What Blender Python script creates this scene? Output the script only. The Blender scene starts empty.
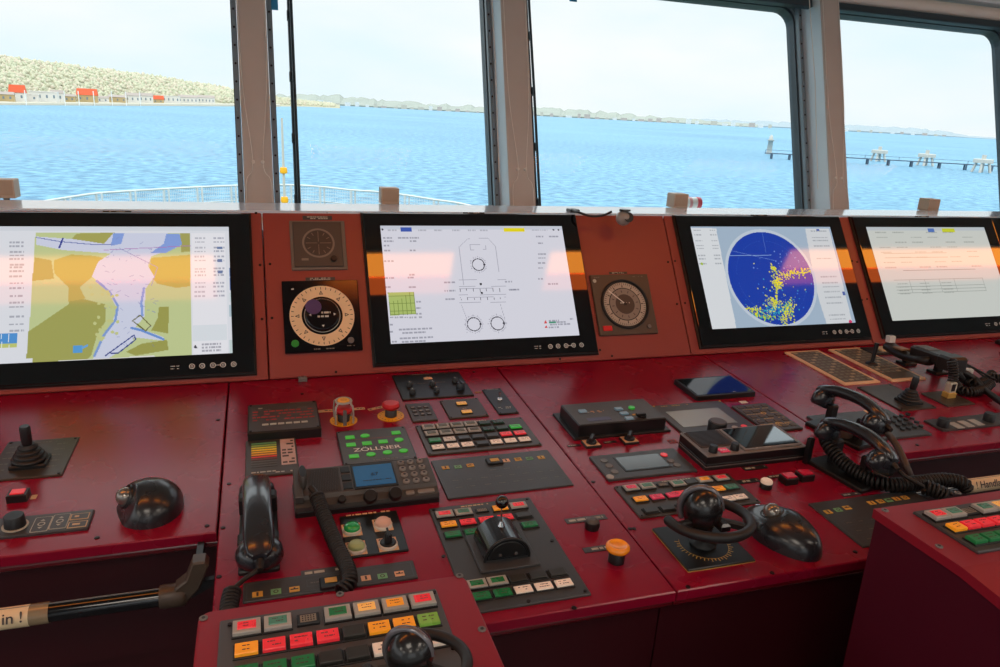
import bpy, math, random
import numpy as np
from mathutils import Vector, Matrix
random.seed(7)
C = bpy.context.scene.collection
PI = math.pi

# ------------------------------------------------------------------ camera, world, light, exposure
HZ = 0.95                                   # height of the desk / monitor junction above the deck
F, YAW, PIT, ROL = 736.76, .3221, .2921, .0521
EYE = Vector((0, -1.4094, .5208 + HZ))
_f = Vector((math.sin(YAW)*math.cos(PIT), math.cos(YAW)*math.cos(PIT), -math.sin(PIT)))
_r0 = Vector((math.cos(YAW), -math.sin(YAW), 0)); _u0 = _r0.cross(_f)
RT = _r0*math.cos(ROL) + _u0*math.sin(ROL); UP = -_r0*math.sin(ROL) + _u0*math.cos(ROL)
cd = bpy.data.cameras.new('camera'); cam = bpy.data.objects.new('camera', cd); C.objects.link(cam)
cd.sensor_width = 36; cd.lens = F*36/1000; cd.clip_end = 60000; cd.clip_start = .02
cam.matrix_world = Matrix((( RT.x, UP.x, -_f.x, EYE.x), (RT.y, UP.y, -_f.y, EYE.y), (RT.z, UP.z, -_f.z, EYE.z), (0,0,0,1)))
sc = bpy.context.scene; sc.camera = cam
sc.view_settings.view_transform = 'Standard'; sc.view_settings.look = 'None'
sc.view_settings.gamma = 1; sc.view_settings.use_curve_mapping = False
sc.view_settings.exposure = 0.0
sc.cycles.max_bounces = 8; sc.cycles.transparent_max_bounces = 12
sc.cycles.caustics_reflective = False; sc.cycles.caustics_refractive = False
sc.cycles.sample_clamp_indirect = 6

w = bpy.data.worlds.new('sky'); sc.world = w; w.use_nodes = True
nt = w.node_tree; nt.nodes.clear()
def nd(t, **k):
    n = nt.nodes.new(t)
    for a, b in k.items(): setattr(n, a, b)
    return n
out = nd('ShaderNodeOutputWorld'); bg = nd('ShaderNodeBackground'); tc = nd('ShaderNodeTexCoord')
mp = nd('ShaderNodeMapping'); mp.inputs['Scale'].default_value = (1, 1, 3.5)
nz = nd('ShaderNodeTexNoise'); nz.inputs['Scale'].default_value = 2.2; nz.inputs['Detail'].default_value = 5
cr = nd('ShaderNodeValToRGB')
cr.color_ramp.elements[0].position = .34; cr.color_ramp.elements[0].color = (.80, .93, 1.0, 1)
cr.color_ramp.elements[1].position = .60; cr.color_ramp.elements[1].color = (.98, .975, .97, 1)
sx_ = nd('ShaderNodeSeparateXYZ'); hi = nd('ShaderNodeMapRange')               # the hazy sky is brighter overhead than at the horizon
hi.inputs['From Min'].default_value = .14; hi.inputs['From Max'].default_value = .55; hi.inputs['To Min'].default_value = 1.08; hi.inputs['To Max'].default_value = 2.8
L_ = nt.links.new
L_(tc.outputs['Generated'], mp.inputs['Vector']); L_(mp.outputs['Vector'], nz.inputs['Vector'])
L_(nz.outputs['Fac'], cr.inputs['Fac']); L_(cr.outputs['Color'], bg.inputs['Color'])
L_(tc.outputs['Generated'], sx_.inputs['Vector']); L_(sx_.outputs['Z'], hi.inputs['Value']); L_(hi.outputs['Result'], bg.inputs['Strength'])
L_(bg.outputs['Background'], out.inputs['Surface'])
sd = bpy.data.lights.new('sun', 'SUN'); sun = bpy.data.objects.new('sun', sd); C.objects.link(sun)
sd.energy = .7; sd.angle = .05; sd.color = (1, .93, .82)
sun.rotation_euler = (math.radians(50), 0, math.radians(-38))     # from behind and left, high enough for the roof to shade the desk

# ------------------------------------------------------------------ planes measured in the place
A_, B_ = .0389, .979                        # desk slope, monitor fascia slope
MD = Matrix.Translation((0,0,HZ)) @ Matrix.Rotation(A_, 4, 'X')     # desk: x right, y away, z out of the desk
MM = Matrix.Translation((0,0,HZ)) @ Matrix.Rotation(B_, 4, 'X')     # fascia: x right, y up the fascia, z towards operator
MH = Matrix.Translation((0,0,HZ))
def ray(px, py): return (_f + RT*((px-500)/F) - UP*((py-333.5)/F)).normalized()
def onp(M, px, py, h=0):
    n = (M.to_3x3() @ Vector((0,0,1))); p = M @ Vector((0,0,h)); d = ray(px, py)
    return M.inverted() @ (EYE + d*((p-EYE).dot(n)/d.dot(n)))
def D(px, py, h=0): return onp(MD, px, py, h)
def Mo(px, py, h=0): return onp(MM, px, py, h)
def atY(px, py, Y):
    d = ray(px, py); return EYE + d*((Y-EYE.y)/d.y)

# ------------------------------------------------------------------ materials
def lin(h):
    h = h.lstrip('#'); o = []
    for i in (0, 2, 4):
        c = int(h[i:i+2], 16)/255; o.append(c/12.92 if c <= .04045 else ((c+.055)/1.055)**2.4)
    return (*o, 1)
_mats = {}
def mat(name, col='#888888', rough=.5, metal=0, var=.08, scale=30, coat=0, emit=0, spec=.5, bump=0, ecol=None):
    if name in _mats: return _mats[name]
    m = bpy.data.materials.new(name); m.use_nodes = True; t = m.node_tree; p = t.nodes['Principled BSDF']
    c = lin(col)
    tcn = t.nodes.new('ShaderNodeTexCoord'); n = t.nodes.new('ShaderNodeTexNoise'); n.inputs['Scale'].default_value = scale
    n.inputs['Detail'].default_value = 3
    t.links.new(tcn.outputs['Object'], n.inputs['Vector'])
    mx = t.nodes.new('ShaderNodeMix'); mx.data_type = 'RGBA'
    mx.inputs['A'].default_value = (*[v*(1-var) for v in c[:3]], 1); mx.inputs['B'].default_value = (*[min(1, v*(1+var)) for v in c[:3]], 1)
    t.links.new(n.outputs['Fac'], mx.inputs['Factor']); t.links.new(mx.outputs['Result'], p.inputs['Base Color'])
    mr = t.nodes.new('ShaderNodeMapRange'); mr.inputs['To Min'].default_value = max(0, rough*.85); mr.inputs['To Max'].default_value = min(1, rough*1.15)
    t.links.new(n.outputs['Fac'], mr.inputs['Value']); t.links.new(mr.outputs['Result'], p.inputs['Roughness'])
    p.inputs['Metallic'].default_value = metal; p.inputs['Coat Weight'].default_value = coat; p.inputs['Coat Roughness'].default_value = .08
    p.inputs['Specular IOR Level'].default_value = spec
    if emit:
        p.inputs['Emission Color'].default_value = lin(ecol or col); p.inputs['Emission Strength'].default_value = emit
    if bump:
        b = t.nodes.new('ShaderNodeBump'); b.inputs['Strength'].default_value = bump; b.inputs['Distance'].default_value = .001
        t.links.new(n.outputs['Fac'], b.inputs['Height']); t.links.new(b.outputs['Normal'], p.inputs['Normal'])
    _mats[name] = m; return m
RED   = mat('red_desk_paint', '#8c0a2a', .27, scale=9, var=.07, spec=.42)
FASC  = mat('red_fascia_paint', '#923e38', .36, scale=9, var=.05, spec=.5)
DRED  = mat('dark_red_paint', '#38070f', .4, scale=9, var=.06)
BLK   = mat('black_plastic', '#17181a', .38, scale=60)
PANEL = mat('anthracite_panel', '#3d3e40', .38, scale=80)
BRN   = mat('brown_black_panel', '#3d362f', .38, scale=80)
GLOSS = mat('black_glass_bezel', '#07080b', .03, scale=5, var=.02, spec=1.0)
RUB   = mat('black_rubber', '#1c1b1b', .5, scale=90)
GREY  = mat('grey_plastic', '#6e6c6a', .45, scale=50)
LGREY = mat('light_grey_plastic', '#a9a8a2', .45, scale=50)
MARK  = mat('pale_marking', '#b9b6aa', .6, var=.03)
DMARK = mat('dim_marking', '#6d6a62', .6, var=.03)
REDM  = mat('red_marking', '#a8322a', .6, var=.03)
SCR   = mat('dark_screw', '#2a1a1a', .35, metal=.7)
CHR   = mat('chrome', '#c8c8c8', .12, metal=1, var=.02)
CREAM = mat('cream_lens', '#f3dfcb', .35, var=.03, emit=.12)
LRED  = mat('red_lens', '#e8323c', .28, var=.04, emit=.25)
LPINK = mat('pink_lens', '#e0355a', .28, var=.04, emit=.15)
LORG  = mat('orange_lens', '#f29a22', .28, var=.04, emit=.25)
LYEL  = mat('amber_lens', '#f5b95e', .28, var=.04, emit=.25)
LGRN  = mat('green_lens', '#1f7a44', .28, var=.04, emit=.06)
LDGR  = mat('dark_green_lens', '#173a24', .28, var=.04)
LBGR  = mat('bright_green_lens', '#2fae3a', .28, var=.04, emit=.25)
LTEAL = mat('grey_green_lens', '#4d8a74', .28, var=.04, emit=.05)
LDRK  = mat('unlit_lens', '#33322f', .3, var=.04)
LOLV  = mat('olive_lens', '#7f9a55', .3, var=.04)
YEL   = mat('yellow_plastic', '#f2ae14', .4, var=.04)
ERED  = mat('emergency_red', '#c81e28', .35, var=.04)
BEIGE = mat('beige_label', '#d9b68c', .6, var=.05)
WHITE = mat('white_plastic', '#e2dfd8', .5, var=.03)
BLUEL = mat('blue_lcd', '#2a5f8a', .25, var=.05, emit=.25)
LCD   = mat('grey_lcd', '#8d9590', .25, var=.05)
DLCD  = mat('dark_lcd', '#3c4a50', .15, var=.05)
GOLD  = mat('gold_marking', '#c9a050', .5, var=.05)
PILR  = mat('pillar_paint', '#c0bab4', .55, scale=20, var=.04)
WPNT  = mat('white_wall_paint', '#dce7ee', .5, scale=12, var=.03)
GASK  = mat('window_gasket', '#46535c', .5, scale=40)
LEDG  = mat('ledge_reflected_sky_blue', '#cfe2f4', .12, scale=12, var=.03, spec=.9, coat=.6)  # the sky's grazing reflection is put into this pale blue base colour
TAN   = mat('tan_frame', '#ecc49a', .5, var=.06)

# ------------------------------------------------------------------ mesh builder
def rrect(x0, x1, y0, y1, r=0, seg=4):
    if r <= 0: return [(x0,y0),(x1,y0),(x1,y1),(x0,y1)]
    o = []
    for cx, cy, a0 in ((x1-r,y0+r,-90),(x1-r,y1-r,0),(x0+r,y1-r,90),(x0+r,y0+r,180)):
        for k in range(seg+1):
            a = math.radians(a0+90*k/seg); o.append((cx+r*math.cos(a), cy+r*math.sin(a)))
    return o
def offset(pts, d):
    n = len(pts); o = []
    for i in range(n):
        a, b, c = Vector(pts[i-1]), Vector(pts[i]), Vector(pts[(i+1) % n])
        e1, e2 = (b-a), (c-b)
        if e1.length < 1e-9 or e2.length < 1e-9: o.append(tuple(b)); continue
        e1.normalize(); e2.normalize()
        n1, n2 = Vector((-e1.y, e1.x)), Vector((-e2.y, e2.x)); m = n1+n2
        if m.length < 1e-6: m = n1.copy()
        m.normalize(); k = max(.3, m.dot(n1)); o.append(tuple(b + m*(d/k)))
    return o
def spline(pts, n=12):
    P = [Vector(p) for p in pts]; P = [2*P[0]-P[1]] + P + [2*P[-1]-P[-2]]; o = []
    for i in range(1, len(P)-2):
        for k in range(n):
            t = k/n; a, b, c, d = P[i-1:i+3]
            o.append(.5*((2*b)+(c-a)*t+(2*a-5*b+4*c-d)*t*t+(3*b-a-3*c+d)*t**3))
    o.append(P[-2]); return o
class B:
    def __init__(s): s.v=[]; s.f=[]; s.mi=[]; s.sm=[]; s.mats=[]
    def add(s, vs, fs, m, smooth=False, M=None):
        k = len(s.v)
        if m not in s.mats: s.mats.append(m)
        j = s.mats.index(m)
        for p in vs:
            p = Vector(p); s.v.append(tuple(M @ p if M else p))
        for f in fs:
            s.f.append([i+k for i in f]); s.mi.append(j)
        s.sm += ([smooth]*len(fs) if isinstance(smooth, bool) else list(smooth))
        return s
    def prism(s, pts, z0, z1, m, bev=0, M=None, top=None):
        n = len(pts)
        rings = [[(x,y,z0) for x,y in pts]]
        if bev: rings += [[(x,y,z1-bev) for x,y in pts], [(x,y,z1) for x,y in offset(pts, bev)]]
        else: rings += [[(x,y,z1) for x,y in pts]]
        vs = sum(rings, []); fs = []
        for r in range(len(rings)-1):
            for i in range(n):
                j = (i+1) % n; fs.append([r*n+i, r*n+j, (r+1)*n+j, (r+1)*n+i])
        s.add(vs, fs, m, False, M); k = len(rings)-1
        s.add(rings[0], [list(range(n))[::-1]], m, False, M)
        s.add(rings[k], [list(range(n))], top or m, False, M); return s
    def box(s, x0, x1, y0, y1, z0, z1, m, bev=0, r=0, M=None, top=None, seg=3):
        return s.prism(rrect(x0,x1,y0,y1,r,seg), z0, z1, m, bev, M, top)
    def lathe(s, prof, m, M=None, seg=24, smooth=True):
        vs = []; fs = []
        for r, z in prof:
            for k in range(seg):
                a = 2*PI*k/seg; vs.append((r*math.cos(a), r*math.sin(a), z))
        for i in range(len(prof)-1):
            for k in range(seg):
                j = (k+1) % seg; fs.append([i*seg+k, i*seg+j, (i+1)*seg+j, (i+1)*seg+k])
        s.add(vs, fs, m, smooth, M)
        s.add(vs[:seg], [list(range(seg))[::-1]], m, False, M); s.add(vs[-seg:], [list(range(seg))], m, False, M)
        return s
    def cyl(s, x, y, z0, z1, r, m, r2=None, bev=0, seg=20, M=None):
        r2 = r if r2 is None else r2
        T = Matrix.Translation((x,y,0)); T = (M @ T) if M else T
        pr = [(r,z0),(r2,z1-bev)] + ([(r2-bev,z1)] if bev else [])
        return s.lathe(pr, m, T, seg)
    def ball(s, c, r, m, seg=16, rings=10, M=None, lo=-90, hi=90):
        r = (r,r,r) if isinstance(r, (int,float)) else r
        vs=[]; fs=[]
        for i in range(rings+1):
            t = math.radians(lo+(hi-lo)*i/rings); ct = max(1e-4, math.cos(t))
            for k in range(seg):
                a = 2*PI*k/seg; vs.append((c[0]+r[0]*ct*math.cos(a), c[1]+r[1]*ct*math.sin(a), c[2]+r[2]*math.sin(t)))
        for i in range(rings):
            for k in range(seg):
                j=(k+1)%seg; fs.append([i*seg+k,i*seg+j,(i+1)*seg+j,(i+1)*seg+k])
        return s.add(vs, fs, m, True, M)
    def tube(s, pts, r, m, seg=8, M=None, closed=False):
        P = [Vector(p) for p in pts]; n = len(P); vs=[]; fs=[]
        t0 = (P[1]-P[0]).normalized(); ref = Vector((0,0,1)) if abs(t0.z) < .9 else Vector((1,0,0))
        u = t0.cross(ref).normalized()
        for i in range(n):
            a = P[i-1] if (i or closed) else P[0]; b = P[(i+1) % n] if (i < n-1 or closed) else P[-1]
            t = (b-a)
            t = t.normalized() if t.length > 1e-9 else t0
            u = (u - t*u.dot(t)).normalized(); q = t.cross(u)
            rr = r(i/(n-1)) if callable(r) else r
            for k in range(seg):
                g = 2*PI*k/seg; vs.append(P[i] + (u*math.cos(g)+q*math.sin(g))*rr)
        for i in range(n if closed else n-1):
            i2 = (i+1) % n
            for k in range(seg):
                j=(k+1)%seg; fs.append([i*seg+k, i*seg+j, i2*seg+j, i2*seg+k])
        s.add(vs, fs, m, True, M)
        if not closed:
            s.add(vs[:seg], [list(range(seg))], m, False, M); s.add(vs[-seg:], [list(range(seg))[::-1]], m, False, M)
        return s
    def loft(s, secs, m, seg=16, M=None, e=2.4):
        """secs: (centre, tangent-right vec, up vec, half width, half height)"""
        vs=[]; fs=[]
        for c, u, q, a, b in secs:
            c, u, q = Vector(c), Vector(u), Vector(q)
            for k in range(seg):
                g = 2*PI*k/seg; cx, sx = math.cos(g), math.sin(g)
                vs.append(c + u*(a*abs(cx)**(2/e)*math.copysign(1,cx)) + q*(b*abs(sx)**(2/e)*math.copysign(1,sx)))
        for i in range(len(secs)-1):
            for k in range(seg):
                j=(k+1)%seg; fs.append([i*seg+k,i*seg+j,(i+1)*seg+j,(i+1)*seg+k])
        s.add(vs, fs, m, True, M)
        s.add(vs[:seg], [list(range(seg))[::-1]], m, True, M); s.add(vs[-seg:], [list(range(seg))], m, True, M)
        return s
    def ring(s, x, y, z, r0, r1, m, seg=32, a0=0, a1=360, M=None):
        vs=[]; fs=[]; n = seg
        for k in range(n+1):
            a = math.radians(a0+(a1-a0)*k/n)
            vs += [(x+r0*math.cos(a), y+r0*math.sin(a), z), (x+r1*math.cos(a), y+r1*math.sin(a), z)]
        for k in range(n): fs.append([2*k, 2*k+1, 2*k+3, 2*k+2])
        return s.add(vs, fs, m, False, M)
    def flat(s, pts, z, m, M=None): return s.add([(x,y,z) for x,y in pts], [list(range(len(pts)))], m, False, M)
    def quad(s, x0, x1, y0, y1, z, m, M=None): return s.flat([(x0,y0),(x1,y0),(x1,y1),(x0,y1)], z, m, M)
    def text(s, body, size, x, y, z, m, M=None, sx=1, align='CENTER'):
        cu = bpy.data.curves.new('t', 'FONT'); cu.body = body; cu.size = size; cu.align_x = align; cu.align_y = 'CENTER'; cu.offset = size*.012
        o = bpy.data.objects.new('t', cu); me = bpy.data.meshes.new_from_object(o)
        s.add([(v.co.x*sx+x, v.co.y+y, z) for v in me.vertices], [list(p.vertices) for p in me.polygons], m, False, M)
        bpy.data.objects.remove(o); bpy.data.curves.remove(cu); bpy.data.meshes.remove(me); return s
    def dashes(s, x0, x1, y, h, z, m, seed=1, fill=.75, M=None):
        """a line of lettering too small to read"""
        R = random.Random(seed); x = x0
        while x < x1:
            wd = R.uniform(.8, 2.6)*h
            if R.random() < fill: s.quad(x, min(x1, x+wd), y-h/2, y+h/2, z, m, M)
            x += wd + h*.45
        return s
    def done(s, name, parent=None, M=None):
        me = bpy.data.meshes.new(name); me.from_pydata(s.v, [], s.f)
        for m in s.mats: me.materials.append(m)
        me.polygons.foreach_set('material_index', s.mi); me.polygons.foreach_set('use_smooth', s.sm); me.update()
        o = bpy.data.objects.new(name, me); C.objects.link(o)
        if parent: o.parent = parent
        elif M is not None: o.matrix_world = M
        return o
def tag(o, label, cat, group=None):
    o['label'] = label; o['category'] = cat
    if group: o['group'] = group
    return o
def thing(name, label, cat, M, group=None):
    o = bpy.data.objects.new(name, None); C.objects.link(o); o.empty_display_size = .02
    o.matrix_world = M; return tag(o, label, cat, group)
def struct(o): o['kind'] = 'structure'; return o
def T(x, y, z=0): return Matrix.Translation((x, y, z))
def RZ(a): return Matrix.Rotation(math.radians(a), 4, 'Z')
def RX(a): return Matrix.Rotation(math.radians(a), 4, 'X')
def RY(a): return Matrix.Rotation(math.radians(a), 4, 'Y')

# ------------------------------------------------------------------ the room
def wall(name, bx, m): b = B(); [b.box(*q, m) for q in bx]; return struct(b.done(name))
FLO = mat('blue_grey_floor', '#4a4c52', .6, scale=6); CEI = mat('ceiling_panels', '#b7b4ac', .6, scale=3, var=.03)
XL, XR, YB = -3.2, 8.0, -4.2
CZ = 1.2 + HZ
wall('floor', [(XL, XR, YB, .5, -.1, 0)], FLO)
wall('ceiling', [(XL, XR, YB, 1.15, CZ, CZ+.12)], CEI)
wall('wall_left', [(XL-.1, XL, YB, .4, 0, 1.15), (XL-.1, XL, YB, .4, 1.95, CZ)], WPNT)
wall('wall_right', [(XR, XR+.1, YB, .4, 0, 1.15), (XR, XR+.1, YB, .4, 1.95, CZ)], WPNT)
wall('wall_back', [(XL, XR, YB-.1, YB, 0, 1.1), (XL, XR, YB-.1, YB, 2.0, CZ), (XL, XL+2.2, YB-.1, YB, 1.1, 2.0), (1.0, 2.6, YB-.1, YB, 1.1, 2.0)], WPNT)
# window wall: leaning outwards 18 degrees. local x right, y up the slope, z towards the room
TW = math.radians(18)
MW = Matrix.Translation((0, .53, .30+HZ)) @ Matrix.Rotation(PI/2 - TW, 4, 'X')
# z axis of this frame points to the room
E_ = -.12                                   # glass plane behind the pillar faces
TOP = .61                                   # top of the openings up the slope
pillars = [(-.86, -.785), (-.034, .034), (.655, .73), (1.735, 1.805), (2.66, 2.73), (3.5, 3.57), (4.4, 4.47), (-1.8, -1.725), (-2.75, -2.68)]
xs = sorted(pillars)
# front wall below and the header above
b = B(); b.box(XL, XR, -1.4, -.14, E_-.03, 0, WPNT, M=MW); b.box(XL, XR, .735, 1.5, E_-.03, E_+.015, WPNT, M=MW); struct(b.done('wall_front'))
b = B(); b.box(XL, XR, .712, .86, -.10, -.008, WPNT, bev=.006, M=MW); struct(b.done('trim_1'))
GL = bpy.data.materials.new('window_glass'); GL.use_nodes = True; t = GL.node_tree; t.nodes.clear()
go = t.nodes.new('ShaderNodeOutputMaterial'); gm = t.nodes.new('ShaderNodeMixShader'); gt = t.nodes.new('ShaderNodeBsdfTransparent'); gg = t.nodes.new('ShaderNodeBsdfGlossy'); fr = t.nodes.new('ShaderNodeFresnel')
gn = t.nodes.new('ShaderNodeTexNoise'); gn.inputs['Scale'].default_value = 3; gr = t.nodes.new('ShaderNodeMapRange'); gr.inputs['To Min'].default_value = .0; gr.inputs['To Max'].default_value = .03
t.links.new(gn.outputs['Fac'], gr.inputs['Value']); t.links.new(gr.outputs['Result'], gg.inputs['Roughness'])
gt.inputs['Color'].default_value = (.96,.98,.98,1); fr.inputs['IOR'].default_value = 1.1
t.links.new(fr.outputs['Fac'], gm.inputs['Fac']); t.links.new(gt.outputs['BSDF'], gm.inputs[1]); t.links.new(gg.outputs['BSDF'], gm.inputs[2]); t.links.new(gm.outputs['Shader'], go.inputs['Surface'])
STEEL = mat('window_steel_frame', '#7f8c94', .4, scale=30); BLUEF = mat('blue_window_frame', '#8fb2cc', .4)
def frame_ring(b, outer, inner, z0, z1, m):
    n = len(outer); vs = [(x,y,z1) for x,y in outer]+[(x,y,z1) for x,y in inner]+[(x,y,z0) for x,y in inner]+[(x,y,z0) for x,y in outer]
    fs=[]
    for i in range(n):
        j=(i+1)%n; fs += [[i,j,n+j,n+i],[n+i,n+j,2*n+j,2*n+i],[2*n+i,2*n+j,3*n+j,3*n+i],[3*n+i,3*n+j,j,i]]
    b.add(vs, fs, m, False, MW)
for k in range(len(xs)-1):
    x0, x1 = xs[k][1]+.004, xs[k+1][0]-.004
    b = B()
    o_ = rrect(x0, x1, -.14, .735, .002, 5); i_ = rrect(x0+.014, x1-.014, -.12, .662, .05, 5)
    frame_ring(b, o_, i_, E_-.025, E_+.012, GASK)
    o2 = rrect(x0+.003, x1-.003, -.132, .68, .05, 5); i2 = rrect(x0+.009, x1-.009, -.126, .671, .05, 5)
    frame_ring(b, o2, i2, E_+.012, E_+.02, STEEL)
    f = struct(b.done('window_%d' % (k+1)))
    b = B(); b.box(x0+.012, x1-.012, -.122, .664, E_-.012, E_-.004, GL, M=MW); b.done('pane', f)
    for side in (x0, x1-.012):                       # mounting rails beside the glass with their bolt holes
        b = B(); b.box(side, side+.012, -.03, .7, E_+.02, E_+.035, STEEL, M=MW)
        for q in range(14): b.cyl(side+.006, .02+q*.047, E_+.035, E_+.037, .0028, SCR, seg=8, M=MW)
        b.done('rail', f)
    # rolled blind under the header
    if k not in (2, 3, 4, 5): continue
    th = thing('roller_blind', {2:'rolled white blind above the leftmost window', 3:'rolled white blind above the window between first and second pillar', 4:'rolled white blind with dark bottom bar above the widest centre window', 5:'rolled white blind with dark bottom bar above the right window'}[k], 'blind', MW @ T((x0+x1)/2, .684, -.035), 'rolled blinds above the windows')
    W2 = (x1-x0)/2-.006
    b = B(); b.cyl(0, 0, -W2, W2, .022, WHITE, M=RY(90), seg=20); b.done('fabric_roll', th)
    b = B(); b.box(-W2, W2, -.050, -.026, -.012, .012, mat('dark_blind_bar', '#2c3e48', .5), bev=.003); b.done('bottom_bar', th)
    if k > 2: b = B(); b.tube([(W2*.97,-.02,.012),(W2*.97,-.3,.02),(W2*.965,-.64,.012)], .0015, WHITE, seg=6); b.done('pull_cord', th)
for (x0, x1) in xs:
    b = B(); b.box(x0, x1, -.9, .95, E_-.02, 0, PILR, M=MW)
    # lighter painted cheeks
    for xx in (x0, x1): b.box(xx-.0008, xx+.0008, -.9, .95, E_-.02, -.004, WPNT, M=MW)
    k = struct(b.done('trim_%d' % (xs.index((x0,x1))+2)))
    xm = (x0+x1)/2
    for s_ in (-1, 1):
        b = B(); b.cyl(xm+s_*.011, .075, 0, .004, .0045, WHITE, M=MW, seg=12, bev=.001); b.done('cord_button', k)
        b = B(); b.tube([MW @ Vector(p) for p in spline([(xm+s_*.031, .7, .004), (xm+s_*.03, .3, .006), (xm+s_*.012, .078, .007), (xm+s_*.028, .03, .006), (xm+s_*.031, -.03, .005)], 6)], .0011, WHITE, seg=5); b.done('blind_cord', k)
# ledge behind the displays
b = B(); b.box(XL+.4, XR-.4, .1985, .325, .3000+HZ-.012, .3005+HZ, LEDG, bev=.0015); struct(b.done('trim_12'))
b = B(); b.box(XL+.4, XR-.4, .35, .60, .235+HZ-.02, .235+HZ, WPNT, bev=.004); struct(b.done('trim_13'))

# ceiling lamps: warm strips mirrored in the black display glass
WARM = mat('warm_lamp_diffuser', '#ff8a3c', .5, emit=8, ecol='#ff9836', var=.01)
WARM2 = mat('warm_lamp_dim_diffuser', '#ff8a3c', .5, emit=3.5, ecol='#ff7030', var=.01)
NEUT = mat('fill_panel_emitter', '#fff4e8', .5, emit=6, ecol='#fff0e0', var=.01)
for (x0, x1), lb in (((-1.3,-.16),'warm ceiling strip light above the left display'), ((.23,.69),'short warm ceiling strip light over the centre display'), ((1.09,1.6),'warm ceiling strip light between the centre and radar displays'), ((2.23,3.6),'long warm ceiling strip light at the right')):
    th = thing('ceiling_light_or_fill', lb, 'light', T((x0+x1)/2, -.59, CZ), 'warm strip lights')
    w_ = (x1-x0)/2
    b = B(); b.box(-w_-.01, w_+.01, -.10, .10, -.012, 0, WHITE); b.done('housing', th)
    b = B(); b.box(-w_, w_, -.005, .09, -.020, -.012, WARM); b.done('diffuser', th)
    b = B(); b.box(-w_, w_, -.09, -.012, -.020, -.012, WARM2); b.done('diffuser', th)
for x, c1 in ((-2,'far left'), (-.3,'left of centre'), (1.4,'right of centre'), (3.2,'far right')):  # unseen glowing panels added behind the camera to brighten the interior
    for y, c2 in ((-1.9,'nearer'), (-3.2,'rear')):
        th = thing('ceiling_light_or_fill', 'white square fill panel added behind the camera, %s row, %s' % (c2, c1), 'light', T(x, y, CZ), 'added white fill panels')
        b = B(); b.box(-.32, .32, -.32, .32, -.02, 0, WHITE, bev=.004); b.done('housing', th)
        b = B(); b.box(-.29, .29, -.29, .29, -.026, -.02, NEUT); b.done('diffuser', th)

# ------------------------------------------------------------------ the console
S1, S2, S3 = -.0702, .4658, .9707
FR, VL = .7488, .5046
GAP = .0012
def desk_unit(x0, x1, v, label, screws, right_end=False):
    th = thing('console_desk', label, 'console', MD @ T((x0+x1)/2, -v/2))
    hx = (x1-x0)/2
    b = B(); b.box(-hx+GAP, hx-GAP, -v/2, v/2, -.014, 0, RED, bev=.0015); b.done('desktop', th)
    b = B(); b.tube([(-hx+GAP,-v/2+.012,-.022),(hx-GAP,-v/2+.012,-.022)], .007, mat('edge_trim_red','#5e0c16',.22,scale=9,coat=.5), seg=16); b.done('edge_trim', th)
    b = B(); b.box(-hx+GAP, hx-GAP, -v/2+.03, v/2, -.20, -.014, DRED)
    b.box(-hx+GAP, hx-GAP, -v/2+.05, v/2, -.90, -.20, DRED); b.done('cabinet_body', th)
    for (px, py) in screws:
        p = D(px, py); b = B(); b.cyl(p.x-(x0+x1)/2, p.y+v/2, 0, .0012, .0032, SCR, seg=10, bev=.0005); b.done('screw', th)
    return th
desk_unit(-1.35, S1, VL, 'recessed red desk section at far left under the chart display', [(207,526),(97,538),(218,420)])
desk_unit(S1, S2, FR, 'red desk section left of centre holding the two emergency stops', [(229,484),(223,528),(219,577),(630,529),(574,608),(302,394),(474,372)])
desk_unit(S2, S3, FR, 'red desk section right of centre holding the round steering wheel tiller', [(634,529),(593,482),(688,587),(772,573),(855,552)])
desk_unit(S3, 3.2, VL, 'recessed red desk section at far right under the fourth display', [(917,445)])
MS = [.0033, .9432, 1.4746]
def fascia(x0, x1, label, marks):
    th = thing('display_fascia', label, 'console', MM @ T((x0+x1)/2, .18))
    hx = (x1-x0)/2
    b = B(); b.box(-hx+GAP, hx-GAP, -.18, .18, -.012, 0, FASC, bev=.0015)
    b.box(-hx+GAP, hx-GAP, -.18, -.1765, 0, .006, FASC, bev=.001); b.done('face_panel', th)
    for (px, py) in marks:
        p = Mo(px, py); b = B(); b.cyl(p.x-(x0+x1)/2, p.y-.18, 0, .0012, .0028, SCR, seg=10, bev=.0004); b.done('screw', th)
    b = B(); b.box(-hx+.01, hx-.01, -.165, .165, -.05, -.012, DRED); b.done('back_box', th)
    return th
fascia(-1.35, MS[0], 'red sloping fascia around the left chart display', [(260,265),(262,319)])
fascia(MS[0], MS[1], 'red sloping fascia holding two round gauges and the centre display', [(270,264),(272,318),(327,212),(256,213),(600,350),(668,262),(677,304),(336,372),(560,359),(612,356)])
fascia(MS[1], MS[2], 'red sloping fascia around the radar display', [(675,261),(685,303),(852,261),(862,300)])
fascia(MS[2], 3.2, 'red sloping fascia around the fourth display at right', [(857,262),(867,299)])

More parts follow.
